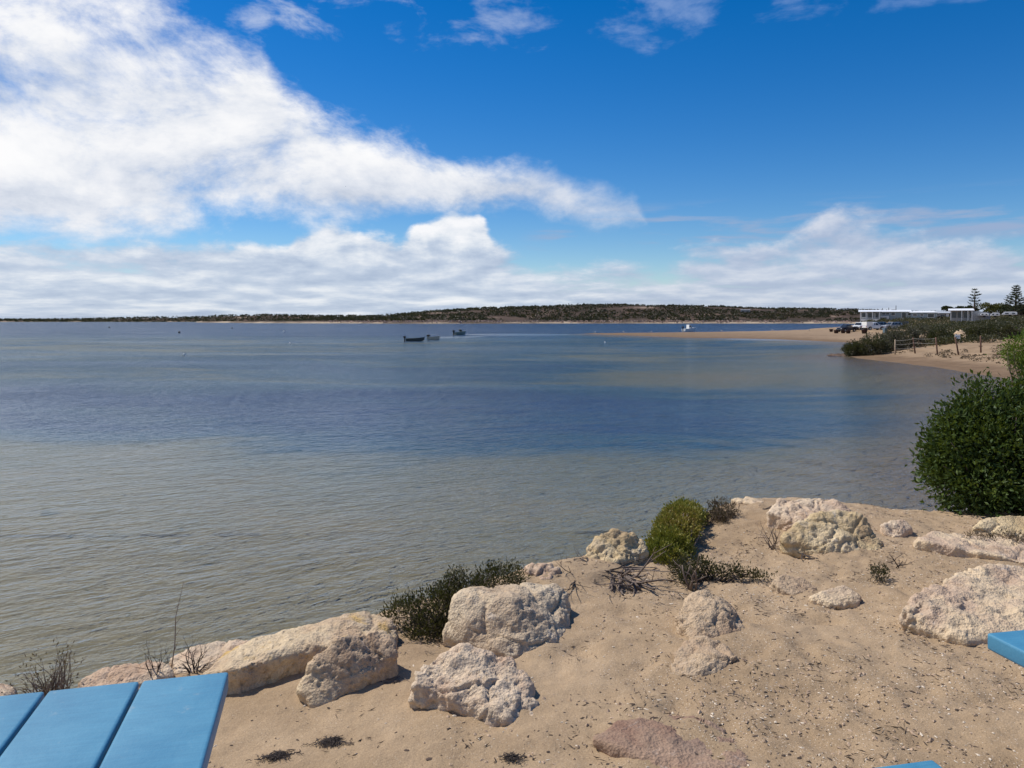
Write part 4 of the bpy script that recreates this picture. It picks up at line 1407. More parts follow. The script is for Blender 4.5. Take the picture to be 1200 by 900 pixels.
def seaweed(label, px, py, rx, ry, n, seed):
    random.seed(seed)
    base = Vector(at(px, py))
    mb = MB()
    for i in range(n):
        a, r = random.uniform(0, 6.28), min(1.6, abs(random.gauss(0, 0.6)))
        p = Vector((rx * r * math.cos(a), ry * r * math.sin(a), 0))
        pts = []
        dd = Vector((random.gauss(0, 1), random.gauss(0, 1), 0)).normalized()
        for j in range(4):
            q = p + dd * (0.008 * j) + Vector((random.gauss(0, 0.005), random.gauss(0, 0.005), 0))
            pts.append((q.x, q.y, gz(base.x + q.x, base.y + q.y) - base.z + 0.004 + 0.012 * random.random() * max(0.1, 1 - r)))
        mb.tube(pts, [0.0010, 0.0013, 0.0012, 0.0006], 4)
    o = mb.build("seaweed_clump", M['dark_twig'], None, True)
    o.location = base
    tag(o, label, "seaweed")


seaweed("dark dried seaweed clump below the driftwood shaped rock", 388, 872, 0.055, 0.025, 150, 1)
seaweed("dark dried seaweed clump at the bottom edge beside the left table", 325, 889, 0.06, 0.03, 170, 2)
seaweed("dark dried seaweed scrap at the bottom edge below the knobbly boulder", 600, 890, 0.05, 0.02, 70, 4)

# loose shell grit and dark litter lying on the sand
def litter(name, n, size, mat, dens, label, flatness=0.35):
    xx, yy = rng.uniform(-2.2, 5.0, n * 3), 1.9 + 5.4 * rng.random(n * 3) ** 1.25
    keep = (rng.random(n * 3) < dens(xx, yy)) & (sdist(xx, yy, LIP) > 0.12)
    xx, yy = xx[keep][:n], yy[keep][:n]
    zz = surf_z(xx, yy)
    pos = np.stack([xx, yy, zz + 0.001], 1)
    m = len(pos)
    s = size * np.minimum(np.exp(rng.normal(size=m) * 0.45), 1.9)
    base = np.array([(1, 0, 0), (0.3, 0.8, 0.1), (-0.8, 0.5, 0), (-0.7, -0.6, 0.1), (0.4, -0.8, 0), (0, 0, 0.8)], float)
    v = base[None] * (1 + 0.35 * rng.normal(size=(m, 6, 3))) * s[:, None, None]
    v[:, :, 2] = np.abs(v[:, :, 2]) * flatness * 2
    v[:, :, 0] *= (1 + rng.random(m) * 0.9)[:, None]
    a = rng.uniform(0, 6.28, m)
    c_, s_ = np.cos(a)[:, None], np.sin(a)[:, None]
    vx, vy = v[:, :, 0] * c_ - v[:, :, 1] * s_, v[:, :, 0] * s_ + v[:, :, 1] * c_
    v = np.stack([vx, vy, v[:, :, 2]], 2) + pos[:, None, :]
    k = (np.arange(m) * 6)[:, None, None]
    f = np.array([(0, 1, 5), (1, 2, 5), (2, 3, 5), (3, 4, 5), (4, 0, 5)])[None] + k
    o = mesh_np(name, v.reshape(-1, 3), f.reshape(-1, 3), mat)
    tag(o, label, kind='stuff')


bz = np.empty(len(bank.data.vertices) * 3, np.float32)
bank.data.vertices.foreach_get('co', bz)
bz = bz.reshape(-1, 3)
BX = np.concatenate([np.arange(-9, -3.2, 0.12), np.arange(-3.2, 5.2, 0.02), np.arange(5.2, 12.01, 0.1)])
BY = np.concatenate([np.arange(-6, 1.6, 0.15), np.arange(1.6, 7.6, 0.02), np.arange(7.6, 12.01, 0.12)])
BZ = bz[:, 2].reshape(len(BY), len(BX))


def surf_z(xx, yy):
    i = np.clip(np.searchsorted(BX, xx), 1, len(BX) - 1)
    j = np.clip(np.searchsorted(BY, yy), 1, len(BY) - 1)
    tx = (xx - BX[i - 1]) / (BX[i] - BX[i - 1])
    ty = (yy - BY[j - 1]) / (BY[j] - BY[j - 1])
    return (BZ[j - 1, i - 1] * (1 - tx) + BZ[j - 1, i] * tx) * (1 - ty) + (BZ[j, i - 1] * (1 - tx) + BZ[j, i] * tx) * ty


def dn(lo):
    def f(xx, yy):
        p = np.stack([xx, yy, 0 * xx], 1)
        return np.clip((lo + (1 - lo) * sstep(xx, -0.6, 1.3)) * (0.25 + 0.75 * sstep(fbm(p * 1.9, 3, 91), -0.25, 0.3)), 0, 1)
    return f


def twigs(name, n, length, width, mat, dens, label):
    xx, yy = rng.uniform(-2.2, 5.0, n * 3), 1.9 + 5.4 * rng.random(n * 3) ** 1.25
    keep = (rng.random(n * 3) < dens(xx, yy)) & (sdist(xx, yy, LIP) > 0.12)
    xx, yy = xx[keep][:n], yy[keep][:n]
    m = len(xx)
    # they gather in little drifts
    cxy = np.stack([xx, yy], 1)
    cxy = cxy[rng.integers(0, max(1, m // 9), m)] + rng.normal(size=(m, 2)) * 0.05
    pos = np.stack([cxy[:, 0], cxy[:, 1], surf_z(cxy[:, 0], cxy[:, 1]) + 0.004], 1)
    a = rng.uniform(0, 6.28, m)
    d = np.stack([np.cos(a), np.sin(a), rng.normal(size=m) * 0.1], 1)
    v, f = diamonds(pos, d, length, width, 0.05, 0.02, 0.5)
    o = mesh_np(name, v, f, mat)
    tag(o, label, kind='stuff')


M['shell'] = simple("shell_fragments", (0.58, 0.49, 0.38), 0.7, var=0.3, scale=9)
M['litter'] = simple("dark_plant_litter", (0.075, 0.052, 0.038), 0.95, var=0.5, scale=9)
M['pebble'] = simple("tan_pebbles", (0.40, 0.29, 0.20), 0.9, var=0.35, scale=7)
litter("shell_grit", 4200, 0.0034, M['shell'], dn(0.15), "pale shell fragments scattered over the sand")
litter("plant_litter", 5000, 0.0040, M['litter'], dn(0.22), "dark bits of dry plant litter scattered over the sand", 0.2)
twigs("twig_litter", 2600, 0.032, 0.0042, M['litter'], dn(0.2), "little drifts of dark broken twigs on the sand")
litter("pebbles", 7000, 0.0044, M['pebble'], dn(0.12), "small tan pebbles scattered over the sand", 0.5)

# ------------------------------------------------------------------ the two blue picnic tables
def picnic_table(label, corner, dvec, side, group):
    """corner: end corner of the top; boards run along dvec from it; side=+1 boards to the left of dvec's reverse"""
    root = empty("picnic_table", (corner[0], corner[1], corner[2] - 0.755))
    tag(root, label, "picnic table", group)
    d = Vector((dvec[0], dvec[1], 0)).normalized()
    s = Vector((d.y, -d.x, 0)) * side          # across the boards, away from the given corner's edge
    root.rotation_euler = (0, 0, math.atan2(d.y, d.x))
    T = 0.755
    sg = -side
    L, bw, gap, th = 1.55, 0.180, 0.007, 0.042

    def board(y0, z0, name):
        mb = MB()
        a, b = (y0, y0 + bw) if sg > 0 else (-y0 - bw, -y0)
        mb.box((0, a, z0 - th), (L, b, z0))
        return mb.build(name, M['blue_paint'], root, True, 0.007, 3)
    for i in range(4):
        board(i * (bw + gap), T, "tabletop_board")
    width = 4 * bw + 3 * gap
    for y0 in (-0.16 - bw * 2 - gap, -0.16 - bw, width + 0.16, width + 0.16 + bw + gap):
        board(y0, 0.45, "bench_board")
    for xx in (0.28, L - 0.28):
        mb = MB()
        f = lambda a: a * sg
        ya, yb = -0.16 - bw * 2, width + 0.16 + bw * 2
        mb.bar((xx, f(0.03), T - th - 0.022), (xx, f(width - 0.03), T - th - 0.022), 0.04)
        mb.bar((xx, f(ya), 0.45 - th - 0.022), (xx, f(yb), 0.45 - th - 0.022), 0.04)
        mb.build("crossbar", M['steel'], root, False, 0.004, 1)
        for y1, y2 in ((width * 0.30, -0.12), (width * 0.70, width + 0.12)):
            mb = MB()
            mb.bar((xx + 0.042, f(y1), T - th - 0.044), (xx + 0.042, f(y2), -0.03), 0.04)
            mb.build("leg", M['steel'], root, False, 0.004, 1)
    return root


PT = "blue picnic tables"
picnic_table("blue boarded picnic table whose corner fills the lower left", ray(268, 786.5, 1.713), (0.24, -0.97), 1, PT)
picnic_table("blue picnic table only whose corner shows at the lower right", ray(1156, 741.5, 1.925), (0.20, -0.98), -1, PT)
# ------------------------------------------------------------------ fence, posts and notice on the point
M['post_pale'] = simple("weathered_post", (0.36, 0.28, 0.20), 0.9, var=0.3, scale=12)
M['post_dark'] = simple("rusty_brown_post", (0.13, 0.070, 0.050), 0.9, var=0.35, scale=12)
M['wire'] = simple("fence_wire", (0.30, 0.29, 0.27), 0.6, 0.5)
M['white'] = simple("white_paint", (0.80, 0.80, 0.78), 0.5, var=0.05)
M['offwhite'] = simple("off_white_wall", (0.66, 0.66, 0.64), 0.7, var=0.06, scale=2)
M['grey_wall'] = simple("grey_cladding_and_shade", (0.30, 0.31, 0.32), 0.7, var=0.08, scale=2)  # real cladding on the grey houses, painted shade on the verandah house
M['blue_wall'] = simple("blue_grey_wall", (0.24, 0.30, 0.34), 0.7, var=0.08, scale=2)
M['dark_wall'] = simple("dark_brown_wall", (0.06, 0.045, 0.04), 0.8, var=0.15, scale=2)
M['glass'] = simple("dark_window_glass", (0.025, 0.032, 0.04), 0.08, var=0.1, spec=0.6)
M['roof_white'] = simple("white_metal_roof", (0.82, 0.83, 0.84), 0.45, var=0.04)
M['roof_grey'] = simple("grey_metal_roof", (0.42, 0.44, 0.46), 0.5, var=0.06)
M['tyre'] = simple("tyre_rubber", (0.02, 0.02, 0.02), 0.85)
M['rim'] = simple("alloy_rim", (0.45, 0.46, 0.47), 0.35, 0.7)
M['car_white'] = simple("white_car_paint", (0.76, 0.77, 0.78), 0.25, var=0.04, spec=0.6)
M['car_black'] = simple("black_blue_car_paint", (0.012, 0.016, 0.030), 0.2, var=0.1, spec=0.6)
M['car_silver'] = simple("silver_car_paint", (0.40, 0.41, 0.42), 0.3, 0.3, var=0.06)
M['car_blue'] = simple("grey_blue_car_paint", (0.16, 0.22, 0.28), 0.3, 0.2, var=0.06)
M['lamp_red'] = simple("tail_lamp_red", (0.35, 0.02, 0.02), 0.3)
M['lamp_clear'] = simple("headlamp_glass", (0.65, 0.66, 0.68), 0.15)
M['black_plastic'] = simple("black_plastic", (0.02, 0.02, 0.022), 0.5)


def span(a, b, d0, d1=None):
    """ground points under two photograph columns at given distances"""
    d1 = d1 or d0
    return ((a - 600) / F * d0, d0), ((b - 600) / F * d1, d1)


fence = None
fp = []
for px, d, h, lean, m in ((1049, 61.0, 1.22, (0.0, 0), 'post_pale'), (1073, 60.0, 1.25, (-0.17, 0), 'post_dark'), (1099, 57.5, 1.30, (-0.12, 0), 'post_dark')):
    fp.append(((px - 600) / F * d, d, h, lean, m))
x0, y0 = fp[0][0], fp[0][1]
fence = empty("wire_fence", (x0, y0, gz(x0, y0)))
tag(fence, "old post and wire fence with three posts in front of grey bushes", "fence")
pts = []
for (a, b, h, lean, m) in fp:
    zb = gz(a, b) - fence.location.z
    mb = MB()
    q0 = Vector((a - x0, b - y0, zb - 0.3))
    q1 = Vector((a - x0 + lean[0] * h, b - y0, zb + h))
    mb.tube([q0, q0.lerp(q1, 0.5), q1], [0.060, 0.056, 0.05], 8)
    mb.build("post", M[m], fence, True)
    pts.append((Vector((a - x0, b - y0, zb)), q1))
for t in (0.38, 0.66, 0.93):
    mb = MB()
    line = [p0.lerp(p1, t) for p0, p1 in pts]
    full = []
    for a, b in zip(line[:-1], line[1:]):
        for i in range(5):
            q = a.lerp(b, i / 5)
            full.append(q - Vector((0, 0.08, 0.05 * math.sin(math.pi * i / 5))))
    full.append(line[-1] - Vector((0, 0.08, 0)))
    mb.tube(full, 0.010, 5)
    mb.build("wire", M['wire'], fence, True)
for px, d, h, lean, lab in ((1124, 55.5, 1.32, -0.24, "leaning rusty brown post, the nearer to the white notice"),
                            (1149.5, 55.0, 1.26, -0.02, "upright rusty brown post standing alone below the bare dune")):
    a = (px - 600) / F * d
    mb = MB()
    mb.tube([(0, 0, -0.3), (lean * h * 0.5, 0, h * 0.5), (lean * h, 0, h)], [0.060, 0.056, 0.05], 8)
    o = mb.build("fence_post", M['post_dark'], None, True)
    o.location = (a, d, gz(a, d))
    tag(o, lab, "post", "lone posts on the beach")

# white notice on a post in the gap of the scrub, and the pale rubble behind it
a, d = (1122 - 600) / F * 62.5, 62.5
nz = H - (394.5 - HY) / F * d
root = empty("notice_sign", (a, d, gz(a, d)))
tag(root, "small white notice board on a stake in front of the bare bank", "sign")
mb = MB()
mb.box((-0.22, -0.03, nz - root.location.z - 0.18), (0.22, 0.0, nz - root.location.z + 0.18))
brd = mb.build("board", M['white'], root, False, 0.005, 1)
mb = MB()
mb.box((-0.16, -0.036, nz - root.location.z - 0.06), (0.16, -0.031, nz - root.location.z + 0.03))
mb.build("printed_panel", simple("faded_blue_print", (0.30, 0.42, 0.52), 0.6), brd)
mb = MB()
mb.bar((0, 0.03, -0.3), (0, 0.03, nz - root.location.z + 0.10), 0.06)
mb.build("stake", M['post_pale'], root)
rocks.append(rock("pale crumbly bank of rubble behind the white notice", RM['buried'], [
    dict(front=[(1116, 401), (1124, 402), (1133, 401)], top=[(1114, 396, 0.5), (1119, 390, 1.5), (1126, 387.5, 2.0), (1131, 390, 1.6), (1135, 396, 0.5)], thick=1.6)],
    name="rubble_bank", voxel=0.09, rough=3.0, pits=3.0, seed=51, sink=0.3))
rocks.append(rock("low line of dark rocks at the water's edge off the sandy point", RM['dark'], [
    dict(front=[(969, 417.3), (980, 417.6), (992, 417.6)], top=[(970, 416.2, 0.2), (975, 414.6, 0.5), (982, 416.2, 0.5), (990, 414.6, 0.5)], thick=0.7)],
    name="shore_rocks", voxel=0.06, rough=2.0, pits=1.0, seed=53, sink=0.3))

# ------------------------------------------------------------------ vehicles parked on the spit
def loft_body(prof_pairs):
    """prof: list of (x, z, half width) for a closed side profile; mirrored across y"""
    n = len(prof_pairs)
    vs = [(x, -w, z) for x, z, w in prof_pairs] + [(x, w, z) for x, z, w in prof_pairs]
    fs = [tuple(range(n)), tuple(range(2 * n - 1, n - 1, -1))] + [(i, (i + 1) % n, (i + 1) % n + n, i + n) for i in range(n)]
    return vs, fs


def vehicle(name, label, kind, loc, rz, paint, box=None):
    """nose towards +x; kind is ute or wagon"""
    root = empty(name, loc, rz)
    tag(root, label, "ute" if kind == 'ute' else "car", "vehicles parked on the sand spit")
    lower = [(-2.45, 0.55, 0.86), (-2.45, 1.02, 0.90), (1.0, 1.05, 0.90), (2.20, 0.98, 0.86), (2.45, 0.80, 0.80), (2.45, 0.45, 0.80), (1.95, 0.42, 0.86), (1.85, 0.72, 0.88), (1.60, 0.84, 0.89), (1.30, 0.84, 0.89), (1.05, 0.72, 0.89), (0.95, 0.40, 0.89),
             (-1.0, 0.40, 0.89), (-1.1, 0.72, 0.89), (-1.35, 0.84, 0.89), (-1.65, 0.84, 0.89), (-1.90, 0.72, 0.89), (-2.0, 0.45, 0.88)]
    mb = MB()
    mb.add(*loft_body(lower))
    body = mb.build("body", paint, root, False, 0.02, 1)
    rear = -0.75 if kind == 'ute' else -2.25
    cab = [(rear - 0.05, 1.055, 0.84), (rear + 0.12, 1.72, 0.68), (0.35, 1.76, 0.68), (1.12, 1.055, 0.82)]
    mb = MB()
    mb.add(*loft_body(cab))
    c = mb.build("cabin", paint, root, False, 0.03, 2)
    for s in (-1, 1):
        mb = MB()
        spans = [(rear + 0.28, -0.22), (-0.12, 0.55)] if kind == 'ute' else [(rear + 0.30, -1.15), (-1.05, -0.22), (-0.12, 0.55)]
        for a, b in spans:
            def wy(z):
                return s * (0.83 - 0.15 * (z - 1.055) / 0.68 + 0.012)
            tb = min(b, 0.38)
            vs = [(a, wy(1.14), 1.14), (b + 0.17 if b > 0.5 else b, wy(1.14), 1.14), (tb, wy(1.62), 1.62), (a + 0.06, wy(1.62), 1.62)]
            vs += [(q[0], q[1] - s * 0.02, q[2]) for q in vs]
            mb.add(vs, [(0, 1, 2, 3), (7, 6, 5, 4), (0, 4, 5, 1), (1, 5, 6, 2), (2, 6, 7, 3), (3, 7, 4, 0)])
        mb.build("side_window", M['glass'], c)
    mb = MB()
    vs = [(1.05, -0.72, 1.13), (1.05, 0.72, 1.13), (0.47, 0.62, 1.66), (0.47, -0.62, 1.66)]
    vs = [(q[0] + 0.035, q[1], q[2] + 0.02) for q in vs] + vs
    mb.add(vs, [(0, 1, 2, 3), (7, 6, 5, 4), (0, 4, 5, 1), (1, 5, 6, 2), (2, 6, 7, 3), (3, 7, 4, 0)])
    mb.build("windscreen", M['glass'], c)
    for x_ in (1.45, -1.5):
        for s in (-1, 1):
            mb = MB()
            mb.disc((x_, s * 0.78, 0.37), 0.37, 0.24, 18)
            w_ = mb.build("wheel", M['tyre'], root, False, 0.02, 1)
            mb = MB()
            mb.disc((x_, s * 0.885, 0.37), 0.22, 0.05, 14)
            mb.build("rim", M['rim'], w_)
    for s in (-1, 1):
        mb = MB()
        mb.box((2.40, s * 0.68 - 0.12, 0.74), (2.47, s * 0.68 + 0.12, 0.88))
        mb.build("headlight", M['lamp_clear'], body)
        mb = MB()
        mb.box((-2.475, s * 0.76 - 0.08, 0.72), (-2.44, s * 0.76 + 0.08, 0.98))
        mb.build("tail_light", M['lamp_red'], body)
    mb = MB()
    mb.box((2.44, -0.8, 0.42), (2.56, 0.8, 0.58))
    mb.build("bumper", M['black_plastic'], body, False, 0.02, 1)
    mb = MB()
    mb.box((2.43, -0.45, 0.66), (2.475, 0.45, 0.86))
    mb.build("grille", M['black_plastic'], body)
    if box == 'canopy':
        mb = MB()
        mb.box((-2.42, -0.88, 1.06), (-0.86, 0.88, 1.90))
        cp = mb.build("canopy", M['white'], root, False, 0.03, 2)
        mb = MB()
        mb.box((-2.3, -0.895, 1.25), (-1.0, -0.882, 1.78))
        mb.build("canopy_panel", M['white'], cp)
    if box == 'tub':
        mb = MB()
        for s in (-1, 1):
            mb.box((-2.42, s * 0.87 - 0.03, 1.03), (-0.82, s * 0.87 + 0.03, 1.16))
        mb.box((-2.45, -0.84, 1.03), (-2.39, 0.84, 1.16))
        mb.bar((-0.95, -0.8, 1.15), (-0.95, -0.7, 1.7), 0.06)
        mb.bar((-0.95, 0.8, 1.15), (-0.95, 0.7, 1.7), 0.06)
        mb.bar((-0.95, -0.7, 1.7), (-0.95, 0.7, 1.7), 0.06)
        mb.build("tray_rails", M['black_plastic'], root)
    return root


def put(px, d):
    a = (px - 600) / F * d
    return (a, d, gz(a, d) - 0.03)


vehicle("parked_ute", "black ute parked first in the row, nose to the water", 'ute', put(992, 172), R(205), M['car_black'], 'tub')
vehicle("parked_wagon", "white wagon between the black ute and the canopy ute", 'wagon', put(1007, 176), R(228), M['car_white'])
vehicle("parked_ute", "silver ute mostly hidden behind the white wagon", 'ute', put(1011, 184), R(215), M['car_silver'], 'tub')
vehicle("parked_ute", "white ute with a large white canopy box", 'ute', put(1024, 171), R(10), M['car_white'], 'canopy')
vehicle("parked_wagon", "grey blue wagon behind the canopy ute's cab", 'wagon', put(1034, 180), R(5), M['car_blue'])
vehicle("parked_wagon", "silver wagon parked next to the grey bush", 'wagon', put(1045, 174), R(196), M['car_silver'])
vehicle("parked_wagon", "dark wagon at the end of the row beyond the silver one", 'wagon', put(1053, 186), R(150), M['car_black'])

# dark tubs along the sand and a blue bin
root = None
for i, (px, d, s) in enumerate(((974, 176, 0.9), (980, 158, 1.05), (988, 158, 1.0), (994, 155, 1.0), (1013, 152, 1.25))):
    if root is None:
        root = empty("mooring_tub", (0, 0, 0))
        mb = MB()
        n = 14
        prof = [(0.02, 0.0), (0.36, 0.0), (0.46, 0.62), (0.50, 0.64), (0.50, 0.70), (0.44, 0.70), (0.42, 0.6), (0.34, 0.06), (0.02, 0.06)]
        vs = [(r * math.cos(2 * math.pi * k / n), r * math.sin(2 * math.pi * k / n), z_) for r, z_ in prof for k in range(n)]
        fs = [(i_ * n + k, i_ * n + (k + 1) % n, (i_ + 1) * n + (k + 1) % n, (i_ + 1) * n + k) for i_ in range(len(prof) - 1) for k in range(n)]
        mb.add(vs, fs)
        mb.build("tub_shell", simple("dark_maroon_plastic", (0.035, 0.018, 0.022), 0.6), root, True)
        mb = MB()
        for s_ in (-1, 1):
            mb.tube([(s_ * 0.46, -0.14, 0.60), (s_ * 0.56, -0.10, 0.64), (s_ * 0.56, 0.10, 0.64), (s_ * 0.46, 0.14, 0.60)], 0.025, 6)
        mb.build("handle", M['black_plastic'], root)
        o = root
    else:
        o = copy_tree(root)
    o.location = put(px, d)
    o.scale = (s, s, s)
    tag(o, ("dark tub alone by the channel edge, farthest along the sand", "dark tub on the sand in front of the black ute's nose", "dark tub on the sand left of the black ute's wheel",
            "dark tub on the sand below the gap of black ute and white wagon", "largest dark tub, on the sand before the white canopy ute")[i], "tub", "dark tubs on the sand spit")
root = empty("wheelie_bin", put(1037, 152))
root.rotation_euler = (0, 0, R(10))
tag(root, "blue grey wheelie bin on the sand beside the vehicles", "bin")
mb = MB()
mb.add([(-0.25, -0.28, 0.05), (0.25, -0.28, 0.05), (0.25, 0.28, 0.05), (-0.25, 0.28, 0.05), (-0.32, -0.38, 1.05), (0.32, -0.38, 1.05), (0.32, 0.36, 1.05), (-0.32, 0.36, 1.05)],
       [(0, 3, 2, 1), (4, 5, 6, 7), (0, 1, 5, 4), (1, 2, 6, 5), (2, 3, 7, 6), (3, 0, 4, 7)])
binblue = simple("blue_bin_plastic", (0.11, 0.17, 0.22), 0.5)
mb.build("bin_body", binblue, root, False, 0.02, 1)
mb = MB()
mb.box((-0.34, -0.40, 1.055), (0.34, 0.40, 1.11))
mb.build("lid", binblue, root, False, 0.02, 1)
for s in (-1, 1):
    mb = MB()
    mb.tube([(s * 0.26 - 0.03, 0.33, 0.1), (s * 0.26 + 0.03, 0.33, 0.1)], 0.1, 12)
    mb.build("wheel", M['tyre'], root)
# lime shelter behind the black ute
root = empty("beach_shelter", put(989, 250))
tag(root, "lime yellow fabric beach shelter behind the black ute", "shelter")
lime = simple("lime_fabric", (0.50, 0.62, 0.12), 0.8)
mb = MB()
mb.add([(-2.4, -1.2, 0.02), (2.2, -1.2, 0.9), (2.2, 1.2, 0.9), (-2.4, 1.2, 0.02), (-2.4, -1.2, 0.06), (0.4, -1.0, 1.6), (2.2, -1.2, 0.95), (2.2, 1.2, 0.95), (0.4, 1.0, 1.6), (-2.4, 1.2, 0.06)],
       [(4, 5, 8, 9), (5, 6, 7, 8), (4, 9, 3, 0), (0, 3, 2, 1), (1, 2, 7, 6), (0, 1, 6, 5, 4), (3, 9, 8, 7, 2)])
mb.build("canopy", lime, root)
mb = MB()
for xx, yy in ((2.1, -1.1), (2.1, 1.1)):
    mb.bar((xx, yy, -0.2), (xx, yy, 0.9), 0.05)
mb.build("pole", M['steel'], root)

# ------------------------------------------------------------------ houses behind the dunes
def house(name, label, px0, px1, dist, ybase, ytop, depth_m, wall, roof, kind, rzoff=0.0, group="houses behind the dunes"):
    """front wall faces the camera side (-y); width from photograph columns"""
    xa, xb = (px0 - 600) / F * dist, (px1 - 600) / F * dist
    turn = math.atan2(xa, dist)
    zb, zt = H - (ybase - HY) / F * dist, H - (ytop - HY) / F * dist
    w, h = (xb - xa) * math.cos(turn), zt - zb
    g0 = min(gz(xa, dist), gz(xb, dist), gz(xa, dist + depth_m), gz(xb, dist + depth_m)) - zb
    root = empty(name, (xa, dist, zb), rzoff - turn)
    tag(root, label, "house", group)
    D = depth_m
    rt = 0.28                      # roof thickness
    mb = MB()
    mb.box((0, 0, min(g0, 0) - 0.3), (w, D, h - rt))
    mb.build("wall", wall, root)
    rf = MB()
    ov = 0.5
    if kind.startswith('gable'):
        rf.prism([(-ov, h - rt), (w + ov, h - rt), (w + ov, h - rt + 0.12), (w / 2, h + 0.9), (-ov, h - rt + 0.12)], -ov, D + ov)
    elif kind.startswith('hip'):
        rf.add([(-ov, -ov, h - rt), (w + ov, -ov, h - rt), (w + ov, D + ov, h - rt), (-ov, D + ov, h - rt), (w * 0.12, D * 0.45, h + 0.25), (w * 0.88, D * 0.45, h + 0.25)],
               [(0, 3, 2, 1), (0, 1, 5, 4), (1, 2, 5), (2, 3, 4, 5), (3, 0, 4)])
    else:
        ya = -1.6 if 'ver' in kind else -ov
        rf.add([(-ov, ya, h - rt + 0.003), (w + ov, ya, h - rt + 0.003), (w + ov, D + ov, h - rt + 0.003), (-ov, D + ov, h - rt + 0.003), (-ov, ya, h - rt + 0.12), (w + ov, ya, h - rt + 0.12), (w + ov, D + ov, h + 0.45), (-ov, D + ov, h + 0.45)],
               [(0, 3, 2, 1), (4, 5, 6, 7), (0, 1, 5, 4), (1, 2, 6, 5), (2, 3, 7, 6), (3, 0, 4, 7)])
    r = rf.build("roof", roof, root, False, 0.03, 1)
    return root, w, h, D


def win(root, x0, x1, z0, z1, y=-0.03, frame=None):
    mb = MB()
    mb.box((x0, y - 0.01, z0), (x1, -0.002, z1))
    f = mb.build("window", frame or M['white'], root)
    mb = MB()
    n = max(1, round((x1 - x0) / 1.3))
    wd = (x1 - x0 - 0.08 * (n + 1)) / n
    for i in range(n):
        a = x0 + 0.08 + i * (wd + 0.08)
        mb.box((a, y - 0.02, z0 + 0.08), (a + wd, y - 0.012, z1 - 0.08))
    mb.build("pane", M['glass'], f)


def posts(root, xs_, y, z0, z1, m):
    for x_ in xs_:
        mb = MB()
        mb.box((x_ - 0.1, y - 0.1, z0), (x_ + 0.1, y + 0.1, z1))
        mb.build("verandah_post", m, root)


r, w, h, D = house("beach_house", "white verandah house with dark openings, nearest the vehicles", 1008, 1031, 235, 373.8, 364.6, 7, M['grey_wall'], M['roof_white'], 'flatver')  # grey wall colour paints in the shade under the verandah
win(r, 0.4, 1.7, 0.5, h - 0.5)
win(r, 2.1, 3.9, 0.05, h - 0.5)
win(r, 4.2, w - 0.3, 0.05, h - 0.5)
posts(r, (0.1, w * 0.30, w * 0.62, w - 0.1), -1.4, -1.5, h - 0.28, M['white'])
mb = MB()
mb.box((0, -1.5, -0.6), (w, -0.05, 0.02))
mb.build("deck", M['white'], r)
mb = MB()
mb.box((0.1, -1.48, 0.35), (w - 0.1, -1.42, 0.42))
mb.build("railing", M['white'], r)
r, w, h, D = house("beach_house", "long low pale house with a strip of dark windows", 1031.8, 1066, 240, 373.5, 364.6, 8, M['blue_wall'], M['roof_white'], 'flat')
win(r, 0.4, 2.6, 1.2, 2.0)
win(r, 3.0, 4.2, 1.0, 2.1)
win(r, 6.0, 7.3, 0.2, 2.0)
win(r, 7.7, 8.9, 1.0, 1.9)
mb = MB()
mb.box((0.1, -0.25, -0.5), (2.4, -0.05, 0.9))
mb.build("white_screen", M['white'], r)
r, w, h, D = house("beach_house", "blue grey house with a wide bright white hipped roof", 1067, 1098, 232, 373, 365.2, 9, M['blue_wall'], M['roof_white'], 'hip')
win(r, 0.6, 1.8, 0.7, h - 0.7)
win(r, 2.6, 3.6, 0.7, h - 0.7)
win(r, 4.6, 6.4, 0.2, h - 0.6)
win(r, 7.0, 7.8, 0.7, h - 0.7)
r, w, h, D = house("beach_house", "dark brown low building right of the white roofed house", 1098.5, 1113, 238, 373, 366.2, 6, M['dark_wall'], M['roof_grey'], 'flat')
win(r, 0.8, 2.0, 0.5, h - 0.5)
mb = MB()
mb.box((2.3, -0.06, 0), (3.2, -0.01, min(1.95, h - 0.35)))
mb.build("door", M['offwhite'], r)
r, w, h, D = house("beach_house", "grey modern house with white flat roof and tall dark windows", 1113.6, 1139, 205, 373, 363, 9, M['grey_wall'], M['roof_white'], 'flatver')
for i in range(4):
    win(r, 0.25 + i * 1.42, 1.5 + i * 1.42, 0.05, h - 0.55, frame=M['grey_wall'])
posts(r, (0.1, w * 0.52, w * 0.80, w - 0.1), -1.4, -1.0, h - 0.28, M['offwhite'])
mb = MB()
mb.add([(w + 0.003, -0.4, -0.8), (w + 4.2, 1.2, -0.8), (w + 4.2, 8.5, -0.8), (w + 0.003, 8.5, -0.8), (w + 0.003, -0.4, h - 0.3), (w + 4.2, 1.2, h - 0.9), (w + 4.2, 8.5, h - 0.9), (w + 0.003, 8.5, h - 0.3)],
       [(0, 3, 2, 1), (4, 5, 6, 7), (0, 1, 5, 4), (1, 2, 6, 5), (2, 3, 7, 6), (3, 0, 4, 7)])
mb.build("side_wing", M['grey_wall'], r)
